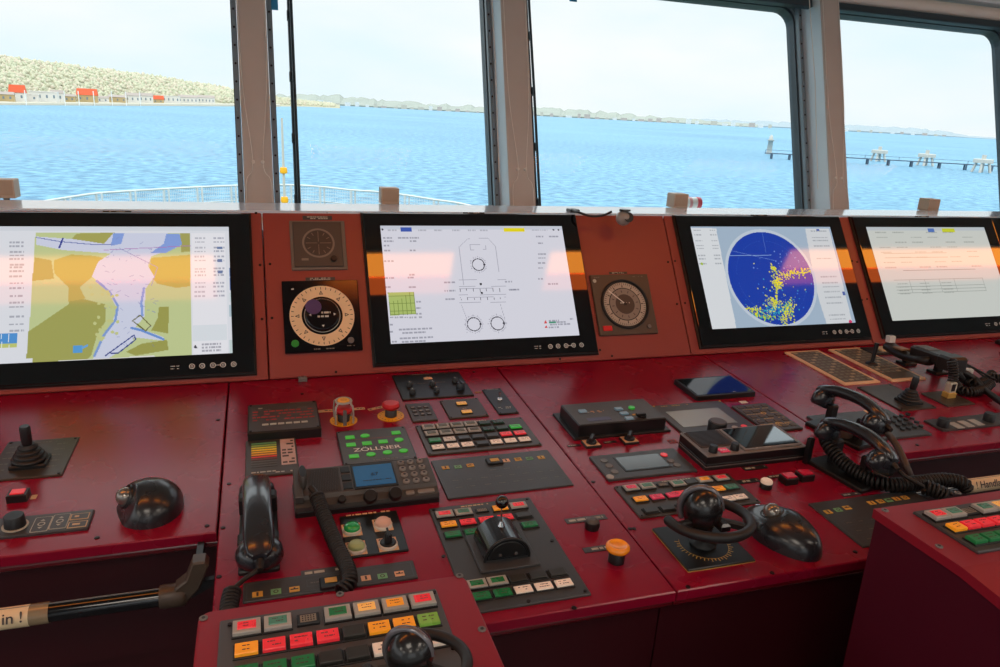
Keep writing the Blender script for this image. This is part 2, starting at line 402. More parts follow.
# ------------------------------------------------------------------ displays
EM = bpy.data.materials.new('display_pixels'); EM.use_nodes = True; t = EM.node_tree; p = t.nodes['Principled BSDF']
at_ = t.nodes.new('ShaderNodeAttribute'); at_.attribute_name = 'pixel'
p.inputs['Base Color'].default_value = (.01,.01,.012,1); p.inputs['Roughness'].default_value = .06; p.inputs['Specular IOR Level'].default_value = .6
t.links.new(at_.outputs['Color'], p.inputs['Emission Color']); p.inputs['Emission Strength'].default_value = .85
SW, SH, BW, BH, SX, SV, V0 = .42, .2646, .4938, .335, .0347, .0403, .0176
class Img:
    def __init__(s, x0, nx=330, ny=208, bg=(225,225,232)):
        s.nx, s.ny, s.x0 = nx, ny, x0
        s.a = np.zeros((ny, nx, 3)); s.a[:] = np.array(bg)/255
        X, Y = np.meshgrid((np.arange(nx)+.5)/nx*SW, (np.arange(ny)+.5)/ny*SH); s.X, s.Y = X, Y    # Y up from the screen's foot
    def c(s, p):
        q = Mo(p[0], p[1], .012); return (q.x-s.x0, q.y-V0-SV)
    def put(s, m, col, al=1): s.a[m] = s.a[m]*(1-al) + np.array(col)/255*al
    def poly(s, pts, col, conv=True, al=1):
        P = [s.c(p) for p in pts] if conv else pts
        m = np.zeros(s.X.shape, bool)
        for i in range(len(P)):
            (x1,y1),(x2,y2) = P[i-1], P[i]
            if y1 == y2: continue
            m ^= ((y1 > s.Y) != (y2 > s.Y)) & (s.X < (x2-x1)*(s.Y-y1)/(y2-y1)+x1)
        s.put(m, col, al)
    def rect(s, a, b_, col, al=1):
        (x0,y0),(x1,y1) = s.c(a), s.c(b_)
        s.put((s.X>min(x0,x1))&(s.X<max(x0,x1))&(s.Y>min(y0,y1))&(s.Y<max(y0,y1)), col, al)
    def line(s, pts, wd, col, conv=True, al=1):
        P = [s.c(p) for p in pts] if conv else pts
        for (x1,y1),(x2,y2) in zip(P[:-1], P[1:]):
            dx, dy = x2-x1, y2-y1; L = dx*dx+dy*dy+1e-12
            t_ = np.clip(((s.X-x1)*dx+(s.Y-y1)*dy)/L, 0, 1)
            s.put(np.hypot(s.X-x1-t_*dx, s.Y-y1-t_*dy) < wd/2, col, al)
    def circ(s, c, r0, r1, col, conv=True, al=1):
        x, y = s.c(c) if conv else c; d = np.hypot(s.X-x, s.Y-y); s.put((d >= r0) & (d < r1), col, al)
    def dash(s, x0, x1, y, h, col, seed=0, conv=None):
        """tiny lettering: x,y as fractions of the screen, y down"""
        R = random.Random(seed); x = x0*SW; yy = SH*(1-y); hh = h*SH
        while x < x1*SW:
            wd = R.uniform(.7, 2.2)*hh
            s.put((s.X>x)&(s.X<min(x+wd, x1*SW))&(abs(s.Y-yy) < hh/2), col, .5); x += wd+hh*.5
def display(x0, img, label, dv=0):
    th = thing('marine_display', label, 'monitor', MM @ T(x0, V0+dv, 0))
    b = B(); b.box(-.004, BW+.004, -.004, BH+.004, 0, .006, mat('dark_monitor_rim', '#23201f', .35, metal=.4), bev=.002); b.done('rim', th)
    b = B(); b.box(0, BW, 0, BH, .006, .0115, GLOSS, bev=.001); b.done('bezel', th)
    nx, ny = img.nx, img.ny
    xs_, ys_ = np.linspace(SX, SX+SW, nx+1), np.linspace(SV, SV+SH, ny+1)
    XX, YY = np.meshgrid(xs_, ys_); v = np.stack([XX.ravel(), YY.ravel(), np.full(XX.size, .0118)], 1).astype(np.float32)
    i, j = np.meshgrid(np.arange(nx), np.arange(ny)); a = (j*(nx+1)+i).ravel()
    f = np.stack([a, a+1, a+nx+2, a+nx+1], 1).astype(np.int32)
    me = bpy.data.meshes.new('screen'); me.vertices.add(len(v)); me.vertices.foreach_set('co', v.ravel())
    me.loops.add(f.size); me.loops.foreach_set('vertex_index', f.ravel()); me.polygons.add(len(f)); me.polygons.foreach_set('loop_start', np.arange(0, f.size, 4, dtype=np.int32))
    me.update(calc_edges=True); me.validate()
    A = me.attributes.new('pixel', 'FLOAT_COLOR', 'FACE')
    c = np.clip(img.a.reshape(-1, 3), 0, 1); c = np.where(c <= .04045, c/12.92, ((c+.055)/1.055)**2.4)
    A.data.foreach_set('color', np.concatenate([c, np.ones((len(c),1))], 1).astype(np.float32).ravel())
    me.materials.append(EM); o = bpy.data.objects.new('screen', me); C.objects.link(o); o.parent = th
    KM = mat('touch_key_mark', '#b8b4ac', .5, emit=.2)
    for q, rx in enumerate((.382, .400, .419, .437, .456)):
        b = B(); b.ring(rx, .018, .0119, .0038, .0052, KM, 18); b.ring(rx, .018, .0119, .0012, .0022, KM, 10)
        b.done('touch_key', th)
    b = B(); b.dashes(.345, .36, .020, .0014, .0119, KM, 3); b.dashes(.345, .36, .015, .0014, .0119, KM, 4); b.quad(.423,.433,.0175,.0185,.0119,KM); b.done('marking', th)
    b = B(); b.box(.225, .275, BH+.0042, BH+.0078, 0, .0030, BLK); b.dashes(.236, .264, BH+.0060, .0016, .0032, MARK, 5); b.done('name_plate', th)
    return th
# chart display (left)
X1 = -.0225-BW
I = Img(X1+SX, bg=(226,229,236))
def cp(*pts): return [(x/3.51, 200+y/3.51) for x, y in pts]
def dp(*pts): return [(x/3.175, 190+y/3.175) for x, y in pts]
I.poly(dp((113,130),(604,132),(608,528),(85,556)), (196,207,150))
I.poly(cp((100,455),(240,360),(250,330),(370,360),(370,420),(340,470),(320,540),(280,575),(90,582)), (165,166,92))
I.poly(cp((190,205),(250,185),(330,190),(400,205),(340,250),(280,300),(300,340),(240,350),(240,300),(190,250)), (186,176,96))  # lamp reflection put into this land colour, warmer than the plain olive
I.poly(cp((122,195),(180,205),(190,270),(112,278)), (168,166,98))
I.poly(cp((240,140),(270,112),(405,108),(385,150)), (170,168,92))
I.poly(dp((480,210),(604,200),(604,300),(560,305),(500,292),(470,262)), (188,176,92))
I.poly(dp((572,132),(604,132),(604,190),(575,192)), (168,166,96))
I.poly(dp((360,132),(570,133),(560,178),(480,205),(470,235),(490,270),(462,308),(458,398),(430,428),(520,462),(515,472),(425,462),(420,480),(335,535),(290,540),(352,425),(372,372),(345,318),(292,268),(312,222),(352,196),(200,185),(115,168),(115,142),(230,150),(330,165)), (210,215,235))
I.poly(dp((528,134),(570,134),(578,168),(525,195),(478,194),(520,165)), (136,164,226))
I.poly(dp((360,132),(395,132),(385,165),(352,172)), (136,164,226))
I.line(dp((308,283),(348,318),(374,362),(366,408),(330,455),(300,520)), .0042, (130,160,216))
I.line(dp((457,306),(449,352),(452,392)), .0042, (136,164,222))
I.line(dp((418,432),(450,440),(518,468)), .0045, (110,150,216))
I.line(dp((335,520),(425,455),(432,468),(375,512),(342,512)), .0022, (50,70,140))
I.line(dp((420,410),(445,392),(478,425),(462,442),(425,412)), .002, (110,110,60))
I.poly(dp((505,365),(535,365),(535,450),(480,440),(500,402)), (160,160,84))
I.poly(dp((400,508),(450,482),(530,470),(535,502),(430,520)), (160,160,84))
I.line(dp((115,145),(190,158),(300,168),(352,168)), .0014, (70,90,170)); I.line(dp((188,178),(200,148)), .003, (40,60,150))
I.line(dp((330,185),(604,172)), .0012, (180,120,190)); I.line(dp((380,180),(500,240),(480,300)), .0012, (150,150,200))
I.rect(*[q for q in dp((232,488),(262,510))], (90,160,220)); I.line(dp((262,495),(276,488)), .004, (110,170,225))
I.poly(dp((185,535),(490,520),(494,528),(190,545)), (228,228,225))
R = random.Random(4)
for q in range(60):
    x, y = R.uniform(330,500), R.uniform(150,500); I.line(dp((x,y),(x+R.uniform(-14,14),y+R.uniform(-8,8))), .0011, (130,140,190), al=.6)
for q in range(26):
    x, y = R.uniform(310,400), R.uniform(300,480); I.circ(dp((x-25,y))[0], 0, .003, (200,205,140))
I.rect(dp((608,132))[0], dp((724,520))[0], (236,236,242))
for q, y in enumerate((148,160,178,190,206,219,245,254,266,290,303,318,332)):
    (xa, ya), (xb, _) = I.c(dp((618,y))[0]), I.c(dp((712,y))[0]); I.dash(xa/SW, (xa+.02)/SW, 1-ya/SH, .012, (150,152,165), q); I.dash((xb-.02)/SW, xb/SW, 1-ya/SH, .014, (120,124,145), q+40)
for y in (178,218,254): I.rect(dp((690,y-4))[0], dp((706,y+5))[0], (110,130,170))
I.rect(dp((612,425))[0], dp((722,470))[0], (222,228,234))
for q, y in enumerate((485,495,505)): 
    xa, ya = I.c(dp((640,y))[0]); I.dash(xa/SW, (xa+.035)/SW, 1-ya/SH, .013, (110,110,125), q+8)
I.poly(dp((614,496),(620,484),(626,496)), (60,60,70))
for y0, y1, c_ in ((120,145,(190,210,205)),(146,178,(52,96,160)),(182,210,(206,220,228)),(213,240,(48,90,150)),(243,270,(60,106,166)),(272,312,(50,92,156)),(320,350,(208,222,226)),(360,395,(180,200,210)),(470,520,(200,216,216))):
    I.rect(dp((728,y0))[0], dp((748,y1))[0], c_)
for q, y in enumerate((160,172,190,202,214,232,240,252,268,290,305,330,352,365,395,420,440)):
    xa, ya = I.c(dp((60,y))[0]); I.dash((xa-.015)/SW, (xa+.008)/SW, 1-ya/SH, .014, (120,124,140), q+90)
I.rect(dp((-60,452))[0], dp((53,484))[0], (82,150,216)); I.rect(dp((-60,484))[0], dp((53,494))[0], (196,204,120))
for x in (-20,5,28): I.line(dp((x,452),(x,494)), .001, (230,236,240))
I.put(I.Y > SH*.965, (215,220,228)); I.put((I.Y < SH*.03) & (I.X < SW*.2), (226,229,236))
display(X1, I, 'black framed display at far left showing a nautical chart', -.0035)
# centre display: manoeuvring mimic
X2 = .2092
I = Img(X2+SX, bg=(222,222,233))
def ep(*pts): return [(380+x/5, 225+y/5) for x, y in pts]
K = (60,60,72); G = (165,165,180)
I.put(I.Y > SH*.965, (205,210,222))
I.rect(*ep((102,12),(160,34)), (62,92,180)); I.rect(*ep((618,16),(725,34)), (238,222,20))
for q, (x, y) in enumerate(((12,22),(868,24),(892,24))): I.circ(ep((x,y))[0], 0, .0022, K)
for q, x in enumerate((40,190,270,360,440,500,760,800)):
    xa, ya = I.c(ep((x,26))[0]); I.dash(xa/SW, (xa+.018)/SW, 1-ya/SH, .012, (150,152,165), q)
for q, (x, y, wd) in enumerate(((14,64,.02),(90,64,.045),(20,80,.02),(150,80,.014),(20,104,.014),(22,128,.014),(150,128,.014),(20,180,.02),(145,248,.014),(140,262,.014),(22,266,.02),(24,312,.014),(145,312,.016),(780,57,.018),(845,57,.024),(790,90,.012),(790,145,.02),(790,165,.018),(790,190,.018),(790,215,.012),(790,270,.012),(840,296,.024),(320,288,.024),(322,330,.024),(326,372,.024),(625,284,.018),(645,323,.018),(650,323,.022),(95,522,.07),(110,540,.05),(100,568,.07),(110,584,.05),(50,498,.008),(50,534,.008),(60,584,.01),(845,478,.024),(845,488,.04),(850,498,.05),(845,512,.024),(950,470,.008),(180,385,.01),(180,415,.01),(180,445,.012))):
    xa, ya = I.c(ep((x,y))[0]); I.dash(xa/SW, (xa+wd)/SW, 1-ya/SH, .014, (110,112,128), q+5)
for q in range(7):
    xa, ya = I.c(ep((50+q*24,462))[0]); I.dash(xa/SW, (xa+.008)/SW, 1-ya/SH, .013, (120,122,135), q)
I.poly(ep((40,338),(168,334),(180,446),(54,452)), (176,196,112))
for q in range(7):
    xx = 40+q*21.3; I.line(ep((xx,338-q*.6),(xx+13,452-q)), .0009, (120,140,70)); yy = 338+q*18.5; I.line(ep((40+q*2.2,yy),(168+q*2.2,yy-4)), .0009, (120,140,70))
for (x, y), r_ in (((492,198),.0135),((470,496),.0145),((588,492),.0145)):
    I.circ(ep((x,y))[0], r_-.0008, r_+.0012, K); I.circ(ep((x,y))[0], r_+.004, r_+.0046, G)
    cx, cy = I.c(ep((x,y))[0]); I.circ((cx+r_, cy), 0, .0026, K, False)
    for a in range(12):
        a_ = a*PI/6; I.line([(cx+math.cos(a_)*(r_+.004), cy+math.sin(a_)*(r_+.004)), (cx+math.cos(a_)*(r_+.007), cy+math.sin(a_)*(r_+.007))], .0009, G, False)
I.line(ep((418,300),(395,110),(440,68),(540,66),(578,108),(602,300)), .0009, G); I.line(ep((405,395),(435,470),(436,540)), .0009, G); I.line(ep((600,390),(625,470)), .0009, G)
I.line(ep((450,98),(528,96),(530,122),(452,124),(450,98)), .0009, G)
for y in (275,308,318,350,362,388): I.line(ep((395,y),(630,y-3)), .0009, G)
for x in range(400,631,33):
    I.line(ep((x,318),(x+2,332)), .0012, K); I.line(ep((x+4,362),(x+6,374)), .0012, K)
I.circ(ep((504,295))[0], 0, .0026, (10,10,20)); I.circ(ep((509,339))[0], 0, .0026, (10,10,20))
I.poly(ep((820,492),(828,474),(836,492)), (214,70,70)); I.poly(ep((824,514),(831,500),(838,514)), (214,70,70)); I.rect(*ep((844,484),(880,491)), (70,150,120))
display(X2, I, 'black framed display in the centre showing thruster dials on white')
# radar display
X3 = .9706
I = Img(X3+SX, bg=(166,186,206))
def fp(*pts): return [(670+x/4.94, 210+y/4.94) for x, y in pts]
I.poly(fp((85,88),(228,90),(330,590),(190,600)), (222,226,230))
I.poly(fp((668,92),(785,92),(905,570),(780,580),(735,440),(705,300)), (214,218,222))
cx, cy = I.c((771.8, 277.6)); RR = .1235
I.circ((cx,cy), 0, RR+.008, (196,208,222), False); I.circ((cx,cy), 0, RR, (22,62,170), False)
I.circ((cx,cy), RR*.80, RR*.805, (50,90,190), False)
I.line(fp((290,225),(500,222)), .0012, (150,180,220)); I.line(fp((455,110),(475,210)), .0012, (90,120,200)); I.line(fp((300,200),(520,250)), .001, (110,140,210))
R = random.Random(11)
def speck(cpx, cpy, sx, sy, n, cols, rot=0):
    for _ in range(n):
        a, b2 = R.gauss(0,1)*sx, R.gauss(0,1)*sy
        x, y = cpx+a*math.cos(rot)-b2*math.sin(rot), cpy+a*math.sin(rot)+b2*math.cos(rot)
        qx, qy = I.c(fp((x,y))[0])
        if math.hypot(qx-cx, qy-cy) > RR*1.0: continue
        I.circ((qx,qy), 0, R.uniform(.0007,.0022), R.choice(cols), False)
Yl = [(228,222,30),(240,232,60),(200,210,40)]
speck(560,320,24,8,60,Yl,.2); speck(640,305,34,9,110,Yl,-.1); speck(515,290,12,6,40,Yl,.8); speck(530,362,14,14,120,Yl)
speck(527,420,3,30,50,Yl); speck(510,462,18,16,110,Yl,-.6); speck(440,510,40,18,130,Yl+[(60,190,170)],-.1); speck(405,488,22,6,50,Yl,.1)
speck(520,495,34,14,150,[(40,150,200),(30,120,200),(60,180,190)]); speck(585,490,18,26,170,Yl+[(70,190,160)]); speck(570,540,10,18,60,Yl); speck(490,530,30,8,60,[(60,190,140),(180,200,60)])
speck(540,440,90,60,60,[(70,170,200),(220,220,60),(60,120,220)]); speck(560,250,60,30,30,[(120,150,220)])
for q, y in enumerate((100,122,152,176,190,225,242,266)):
    xa, ya = I.c(fp((100+y*.17,y))[0]); I.dash(xa/SW, (xa+.02)/SW, 1-ya/SH, .013, (130,135,145), q); I.dash((xa+.045)/SW, (xa+.062)/SW, 1-ya/SH, .013, (130,135,145), q+9)
I.circ(fp((158,266))[0], 0, .0035, (170,200,60))
for q, y in enumerate((104,136,150,178,240,330,360,380,405,432,460,520,540)):
    xa, ya = I.c(fp((672+y*.22,y))[0]); I.dash(xa/SW, (xa+.05)/SW, 1-ya/SH, .013, (130,135,145), q+20)
I.rect(*fp((722,94),(738,104)), (60,90,170)); I.rect(*fp((850,404),(866,420)), (80,100,170)); I.circ(fp((892,552))[0], 0, .005, (214,60,110))
display(X3, I, 'black framed radar display with a round blue sweep and yellow echoes')
# fourth display
X4 = 1.509
I = Img(X4+SX, bg=(206,210,204))
def gp(*pts): return [(820+x/3.03, 200+y/3.03) for x, y in pts]
I.put(I.Y > SH*.96, (190,198,204)); I.rect(*gp((325,86),(348,97)), (84,120,190)); I.rect(*gp((368,86),(410,97)), (204,210,50))
LN = (150,156,150)
for q, y in enumerate((112,125,150,170,195,206,232,262)):
    for k_, fx in enumerate((.06,.2,.34,.48,.62,.78)):
        if (q+k_) % 3 != 2: I.dash(fx, fx+.09, .06+q*.055, .011, (130,135,130), q*7+k_)
for q in range(5): I.line([(SW*.10, SH*(.28+.035*q)), (SW*.84, SH*(.28+.035*q))], .0009, LN, False)
for q in range(7): I.line([(SW*(.10+.123*q), SH*.28), (SW*(.10+.123*q), SH*.42)], .0009, LN, False)
for q in range(3): I.line([(SW*.08, SH*(.66+.05*q)), (SW*.60, SH*(.66+.05*q))], .0009, LN, False)
I.line([(SW*.2, SH*.52),(SW*.8, SH*.52)], .0016, (120,126,120), False)
for q in range(12): I.dash(.12+.06*(q%3)*3, .2+.06*(q%3)*3, .62+.035*(q//3), .011, (130,135,130), q)
display(X4, I, 'black framed display right of the radar showing pale data tables')
I = Img(2.0035+SX, nx=60, ny=40, bg=(206,210,204))
display(2.0035, I, 'black framed display cut off by the right picture edge')

# ------------------------------------------------------------------ panel helpers
def panel(name, label, cat, corners, h=.003, m=PANEL, plane='D', bev=.0012, r=.0015, ph=0, group=None, part='face_plate', edge=None):
    """corners TL TR BR BL seen on the plane; squared up to a rectangle lying on it"""
    f = D if plane == 'D' else Mo
    P = [f(c[0], c[1], ph) if c else None for c in corners]
    av = lambda *q: sum(q)/len(q)
    x0 = av(*[p.x for p in (P[0], P[3]) if p]); x1 = av(*[p.x for p in (P[1], P[2]) if p])
    y1 = av(*[p.y for p in (P[0], P[1]) if p]); y0 = av(*[p.y for p in (P[2], P[3]) if p])
    return panel_at(name, label, cat, x0, x1, y0, y1, h, m, MD if plane == 'D' else MM, bev, r, group, part, edge)
INFO = {}
def panel_at(name, label, cat, x0, x1, y0, y1, h, m, MP, bev=.0012, r=.0015, group=None, part='face_plate', edge=None):
    cx, cy = (x0+x1)/2, (y0+y1)/2
    th = thing(name, label, cat, MP @ T(cx, cy), group)
    W, Dp = (x1-x0)/2, (y1-y0)/2
    b = B(); b.box(-W, W, -Dp, Dp, 0, h, edge or m, bev=bev, r=r, top=m); b.done(part, th)
    INFO[th.name] = (cx, cy, W, Dp, h, MP); return th
def lc(th, px, py, dz=0):
    cx, cy, W, Dp, h, MP = INFO[th.name]; p = onp(MP, px, py, h+dz); return p.x-cx, p.y-cy
def button(th, x, y, w, d, m, framed=False, z=None, hgt=.0035, name='button', mark=True, seed=0):
    z = INFO[th.name][4] if z is None else z
    b = B()
    if framed:
        b.box(x-w/2-.0018, x+w/2+.0018, y-d/2-.0018, y+d/2+.0018, z-.0002, z+.0022, mat('button_surround_black', '#151515', .4), bev=.0005)
        b.box(x-w/2-.0008, x+w/2+.0008, y-d/2-.0008, y+d/2+.0008, z+.002, z+hgt+.001, LGREY, bev=.0008)
        w2, d2, zz = w*.72, d*.66, z+hgt+.001
    else:
        b.box(x-w/2-.001, x+w/2+.001, y-d/2-.001, y+d/2+.001, z-.0002, z+.0014, mat('button_surround_black', '#151515', .4), bev=.0004)
        w2, d2, zz = w*.94, d*.9, z+.0012
    o = b.done(name, th)
    b = B(); b.box(x-w2/2, x+w2/2, y-d2/2, y+d2/2, zz-.0004, zz+(.0008 if framed else hgt-.0012), m, bev=.0006)
    if mark and m not in (LDRK,):
        zt = zz+(.0008 if framed else hgt-.0012)+.0001
        for q in (-1, 1): b.dashes(x-w2*.3, x+w2*.3, y+q*d2*.17, d2*.10, zt, mat('lens_lettering', '#5a3a34', .6), seed*3+q)
    b.done('lens', o); return o
def key(th, x, y, w, d, m, z=None, h=.0015, r=.001, name='key'):
    z = INFO[th.name][4] if z is None else z
    b = B(); b.box(x-w/2, x+w/2, y-d/2, y+d/2, z-.0002, z+h, m, bev=min(.0005, h*.4), r=min(r, w*.3)); return b.done(name, th)
def rkey(th, x, y, r, m, h=.002, z=None, name='key', r2=None):
    z = INFO[th.name][4] if z is None else z
    b = B(); b.cyl(x, y, z-.0002, z+h, r, m, r2=r2, bev=min(.0006, h*.3), seg=16); return b.done(name, th)
def marks(th, items, z=None, name='marking'):
    """items: (x0,x1,y,h,material)"""
    z = (INFO[th.name][4] if z is None else z)+.00015; b = B()
    for q, (x0, x1, y, h, m) in enumerate(items): b.dashes(x0, x1, y, h, z, m, q+int(abs(x0)*1e4))
    return b.done(name, th)
def corner_screws(th, inset=.005, m=SCR, r=.0022):
    cx, cy, W, Dp, h, MP = INFO[th.name]
    for sx in (-1,1):
        for sy in (-1,1):
            b = B(); b.cyl(sx*(W-inset), sy*(Dp-inset), h-.0002, h+.001, r, m, seg=10); b.done('screw', th)

# ------------------------------------------------------------------ lit push-button panels
def button_grid(th, p00, p0n, ncol, prow, rows, w, d, framed_first=False):
    """p00 / p0n photo points of the first row's first and last button; prow photo point of the second row's first; rows: strings of codes"""
    x0, y0 = lc(th, *p00); x1, y1 = lc(th, *p0n); px = (x1-x0)/(ncol-1)
    xr, yr = lc(th, *prow); dy = yr-y0
    code = dict(R=LRED, O=LORG, Y=LYEL, G=LGRN, g=LDGR, B=LBGR, T=LTEAL, D=LDRK, C=CREAM, W=WHITE, P=LPINK, V=LOLV, E=mat('unlit_grey_green_lens','#5a6152',.35))
    for j, row in enumerate(rows):
        k = 0; i = 0
        while i < len(row):
            ch = row[i]; fr_ = False
            if ch == '*': fr_ = True; i += 1; ch = row[i]
            if ch == 'S':                                # small buzzer grille
                xx, yy = x0+k*px, y0+j*dy; z = INFO[th.name][4]
                b = B(); b.box(xx-w*.42, xx+w*.42, yy-d*.36, yy+d*.36, z-.0002, z+.002, BLK, bev=.0005); o = b.done('buzzer', th)
                b = B(); b.box(xx-w*.3, xx+w*.3, yy-d*.26, yy+d*.26, z+.0018, z+.0026, mat('buzzer_grille', '#8a8274', .5), bev=.0003)
                for a in range(5):
                    for c in range(3): b.cyl(xx+(a-2)*w*.11, yy+(c-1)*d*.16, z+.0026, z+.0028, .0006, BLK, seg=6)
                b.done('grille', o)
            elif ch not in '. ':
                button(th, x0+k*px, y0+j*dy, w, d, code[ch], fr_, seed=i+j*10)
            k += 1; i += 1
p = panel('push_button_unit', 'dark panel of small green, red and cream push-buttons below the row of small panels', 'control panel', [(415.7,427.5),(519.5,418.3),(543.2,445),(428.2,457.5)], m=BRN)
button_grid(p, (428.5,428.4), (512,423), 7, (430.4,434.8), ['*E*E*E*Egg.', '*E*E*E*EggB', 'GWDDDRR', 'CCCDCCC'], .0208, .0138)
marks(p, [(-.045,.03,.0525,.0025,MARK)]); corner_screws(p, .0035, r=.0014)
# azimuth thruster control
p = panel('thruster_control', 'large dark control panel with a black drum lever and lit buttons left of centre', 'control panel', [(422.6,512.5),(527.3,497.1),(592.8,595.3),(478,614.5)], m=PANEL)
button_grid(p, (444.5,515.6), (517.5,505.6), 5, (448,525.4), ['*R*T.*O*R'.replace('.','S').replace('*O','O'), 'ORRRD', 'GG..G'], .0225, .0125)
button_grid(p, (476.7,585.7), (557.2,573.5), 5, (481.3,597.2), ['*G*GDDD', 'GGCCC'], .0225, .0135)
marks(p, [(-.03,.01,.105,.0028,BEIGE)]); corner_screws(p, .006)
for (a, c) in ((443.5,556.5),(552,541),(528.5,601.5)):
    x, y = lc(p, a, c); b = B(); b.cyl(x, y, .0028, .004, .0026, SCR, seg=10); b.done('screw', p)
bx, by = lc(p, 505, 556); 
q0 = lc(p, 481.3, 574.6); q1 = lc(p, 540, 564.3); q2 = lc(p, 465, 539)
cxm = (q0[0]+q1[0])/2; hw = (q1[0]-q0[0])/2
DR = mat('black_drum_gloss', '#1b1d22', .25, coat=.4)
b = B(); b.box(cxm-hw, cxm+hw, q0[1], q2[1]+.004, .003, .0065, PANEL, bev=.001, r=.002); b.done('base_block', p)
yf = q0[1]+.019; R0 = .0295
b = B(); n = 22
arc = [(R0*math.cos(PI*k/n), R0*.98*math.sin(PI*k/n)) for k in range(n+1)]
o_ = [(-a, z) for a, z in arc]
MDr = T(cxm, yf, .0065) @ RX(90)
b.prism([(R0,-.0005)]+arc[1:-1]+[(-R0,-.0005)], -.052, 0, DR, bev=.0015, M=MDr); b.done('drum', p)
b = B(); rim = [(.0245*math.cos(PI*k/n), .003+.0225*math.sin(PI*k/n)) for k in range(n+1)]
b.prism(rim, 0, .0016, BLK, bev=.0006, M=MDr)
for sx in (-.010, .011): b.cyl(sx, .008, .0016, .0026, .0022, CHR, M=MDr, seg=12)
b.done('end_cap', p)
b = B(); b.tube([(cxm-R0*math.cos(PI*k/n), yf-.0005, .0065+R0*math.sin(PI*k/n)) for k in range(n+1)], .002, BLK, seg=8); b.done('rim_band', p)
b = B(); b.cyl(0,0,0,.006,.005,CHR,r2=.002, M=T(cxm, yf+.030, .0065+R0)); b.tube([(cxm, yf+.030, .0065+R0-.002),(cxm-.001, yf+.031, .0065+R0+.028)], .0013, CHR); o = b.done('lever', p)
b = B(); b.ball((cxm-.001, yf+.031, .0065+R0+.034), .0085, GLOSS); b.done('lever_knob', o)
# twelve-ish column panel next to the steering tiller
p = panel('push_button_unit', 'dark panel of lit push-buttons directly behind the round steering wheel tiller', 'control panel', [(613.2,487.2),(727.2,475.2),(760.8,502.8),(640.8,520)], m=BRN)
button_grid(p, (631,489.2), (663,485.7), 3, (640,500), ['*P*TS', 'OPP', 'DDD'], .0215, .0125)
x0, y0 = lc(p, 631, 489.2); xr, yr = lc(p, 640, 500); dy = yr-y0; s_ = .0270
for (a, c, m_, f_) in ((677.8,484.8,LTEAL,True),(704,481,LORG,True),(721,479.2,LRED,True),(679.2,494.6,LRED,False),(718,489.6,LORG,False),(731,487.6,LTEAL,False),(728,499.7,CREAM,False),(740,497.8,CREAM,False),(697,505,LDRK,False),(691,482.8,LDRK,False)):
    x, y = lc(p, a, c); button(p, x, y, .0215, .0125, m_, f_, seed=int(a))
marks(p, [(-.02,.03,.0405,.0025,MARK)]); corner_screws(p, .004, r=.0014)

# ------------------------------------------------------------------ small instruments, centre left desk
RAISED = .018
p = panel('alarm_display', 'raised black alarm box with red indicator lettering behind the coloured bar meter', 'control panel', [(247.9,404.1),(318.6,400.9),(319,427),(247.3,433.5)], h=RAISED, ph=RAISED, m=BRN, edge=BLK, bev=.0025, part='housing')
items = [(-.045,-.03,.036,.003,MARK)] + [(-.05,.05,.022-.011*q,.0045,REDM) for q in range(4)] + [(-.05,-.02,.03,.002,DMARK),(.0,.04,.03,.002,DMARK)]
marks(p, items)
b = B(); [b.box(-.035+.0125*q, -.025+.0125*q, -.032, -.026, RAISED, RAISED+.0006, MARK) for q in range(6)]; b.done('label_strip', p); corner_screws(p)
b = B(); b.dashes(-.025,.035,.0585,.004,.0008,MARK,4); b.quad(-.03,.04,.055,.062,.0005,BLK); b.done('caption_label', p)
p = panel('bar_meter', 'dark level meter with yellow and red bars in front of the black alarm box', 'indicator', [(246.2,441.4),(297.6,439.3),(297.2,474.4),(244.8,478.6)], m=BRN)
b = B()
for q, c_ in enumerate(('#5e8a5a','#8aa04a','#c8b428','#e0b420','#e0a018','#d98a18','#c8301c','#6a3a30','#55504a','#504c46','#48443f')):
    b.box(-.030, .008, .044-.0075*q-.0022, .044-.0075*q+.0022, .003, .0036, mat('meter_bar_%s' % c_[1:], c_, .4, emit=.15 if q < 7 else 0))
b.done('bar_scale', p)
b = B(); b.box(.014, .036, -.032, .052, .003, .0036, mat('pale_pink_label', '#c8aca4', .6))
for q in range(8): b.dashes(.016, .034, .045-.01*q, .005, .0037, mat('dark_letter','#463a38',.6), q)
b.done('number_label', p); marks(p, [(-.03,.005,-.048,.0035,MARK),(.0,.03,-.052,.003,MARK)])
GRNK = mat('green_key', '#45c83e', .4, emit=.18)
p = panel('intercom', 'black panel with green keys and white ZÖLLNER lettering beside the radio', 'control panel', [(336.5,431.4),(404.7,426.1),(417.3,457.6),(343.8,466)], h=.009, ph=.009, m=BRN, edge=BLK, part='housing')
for (a, c, rd) in ((619/4.765+220, 370/4.765+360, 0),(365,436,1),(396,433,0),(351,445,0),(367,443.5,0),(383,441.8,0),(399,440,1),(354,456.5,0),(371,454.6,1),(387.5,452.6,1),(403.5,451,1)):
    x, y = lc(p, a, c)
    b = B()
    if rd: b.lathe([(.0075,.0088),(.0075,.0100),(.0068,.0106)], GRNK, T(x,y)@Matrix.Diagonal((1,.8,1,1)), 16)
    else: b.box(x-.0075, x+.0075, y-.0055, y+.0055, .0088, .0104, GRNK, bev=.0006)
    b.done('key', p)
x, y = lc(p, 377, 447.5)
b = B(); b.text('ZÖLLNER', .0155, x, y-.003, .0092, WHITE, sx=1.12); b.done('maker_lettering', p)
b = B(); b.quad(-.035,.045,.0225,.0232,.0092,REDM); b.dashes(-.02,.045,-.05,.003,.0092,DMARK,2); b.done('marking', p); corner_screws(p, .004, r=.0016)
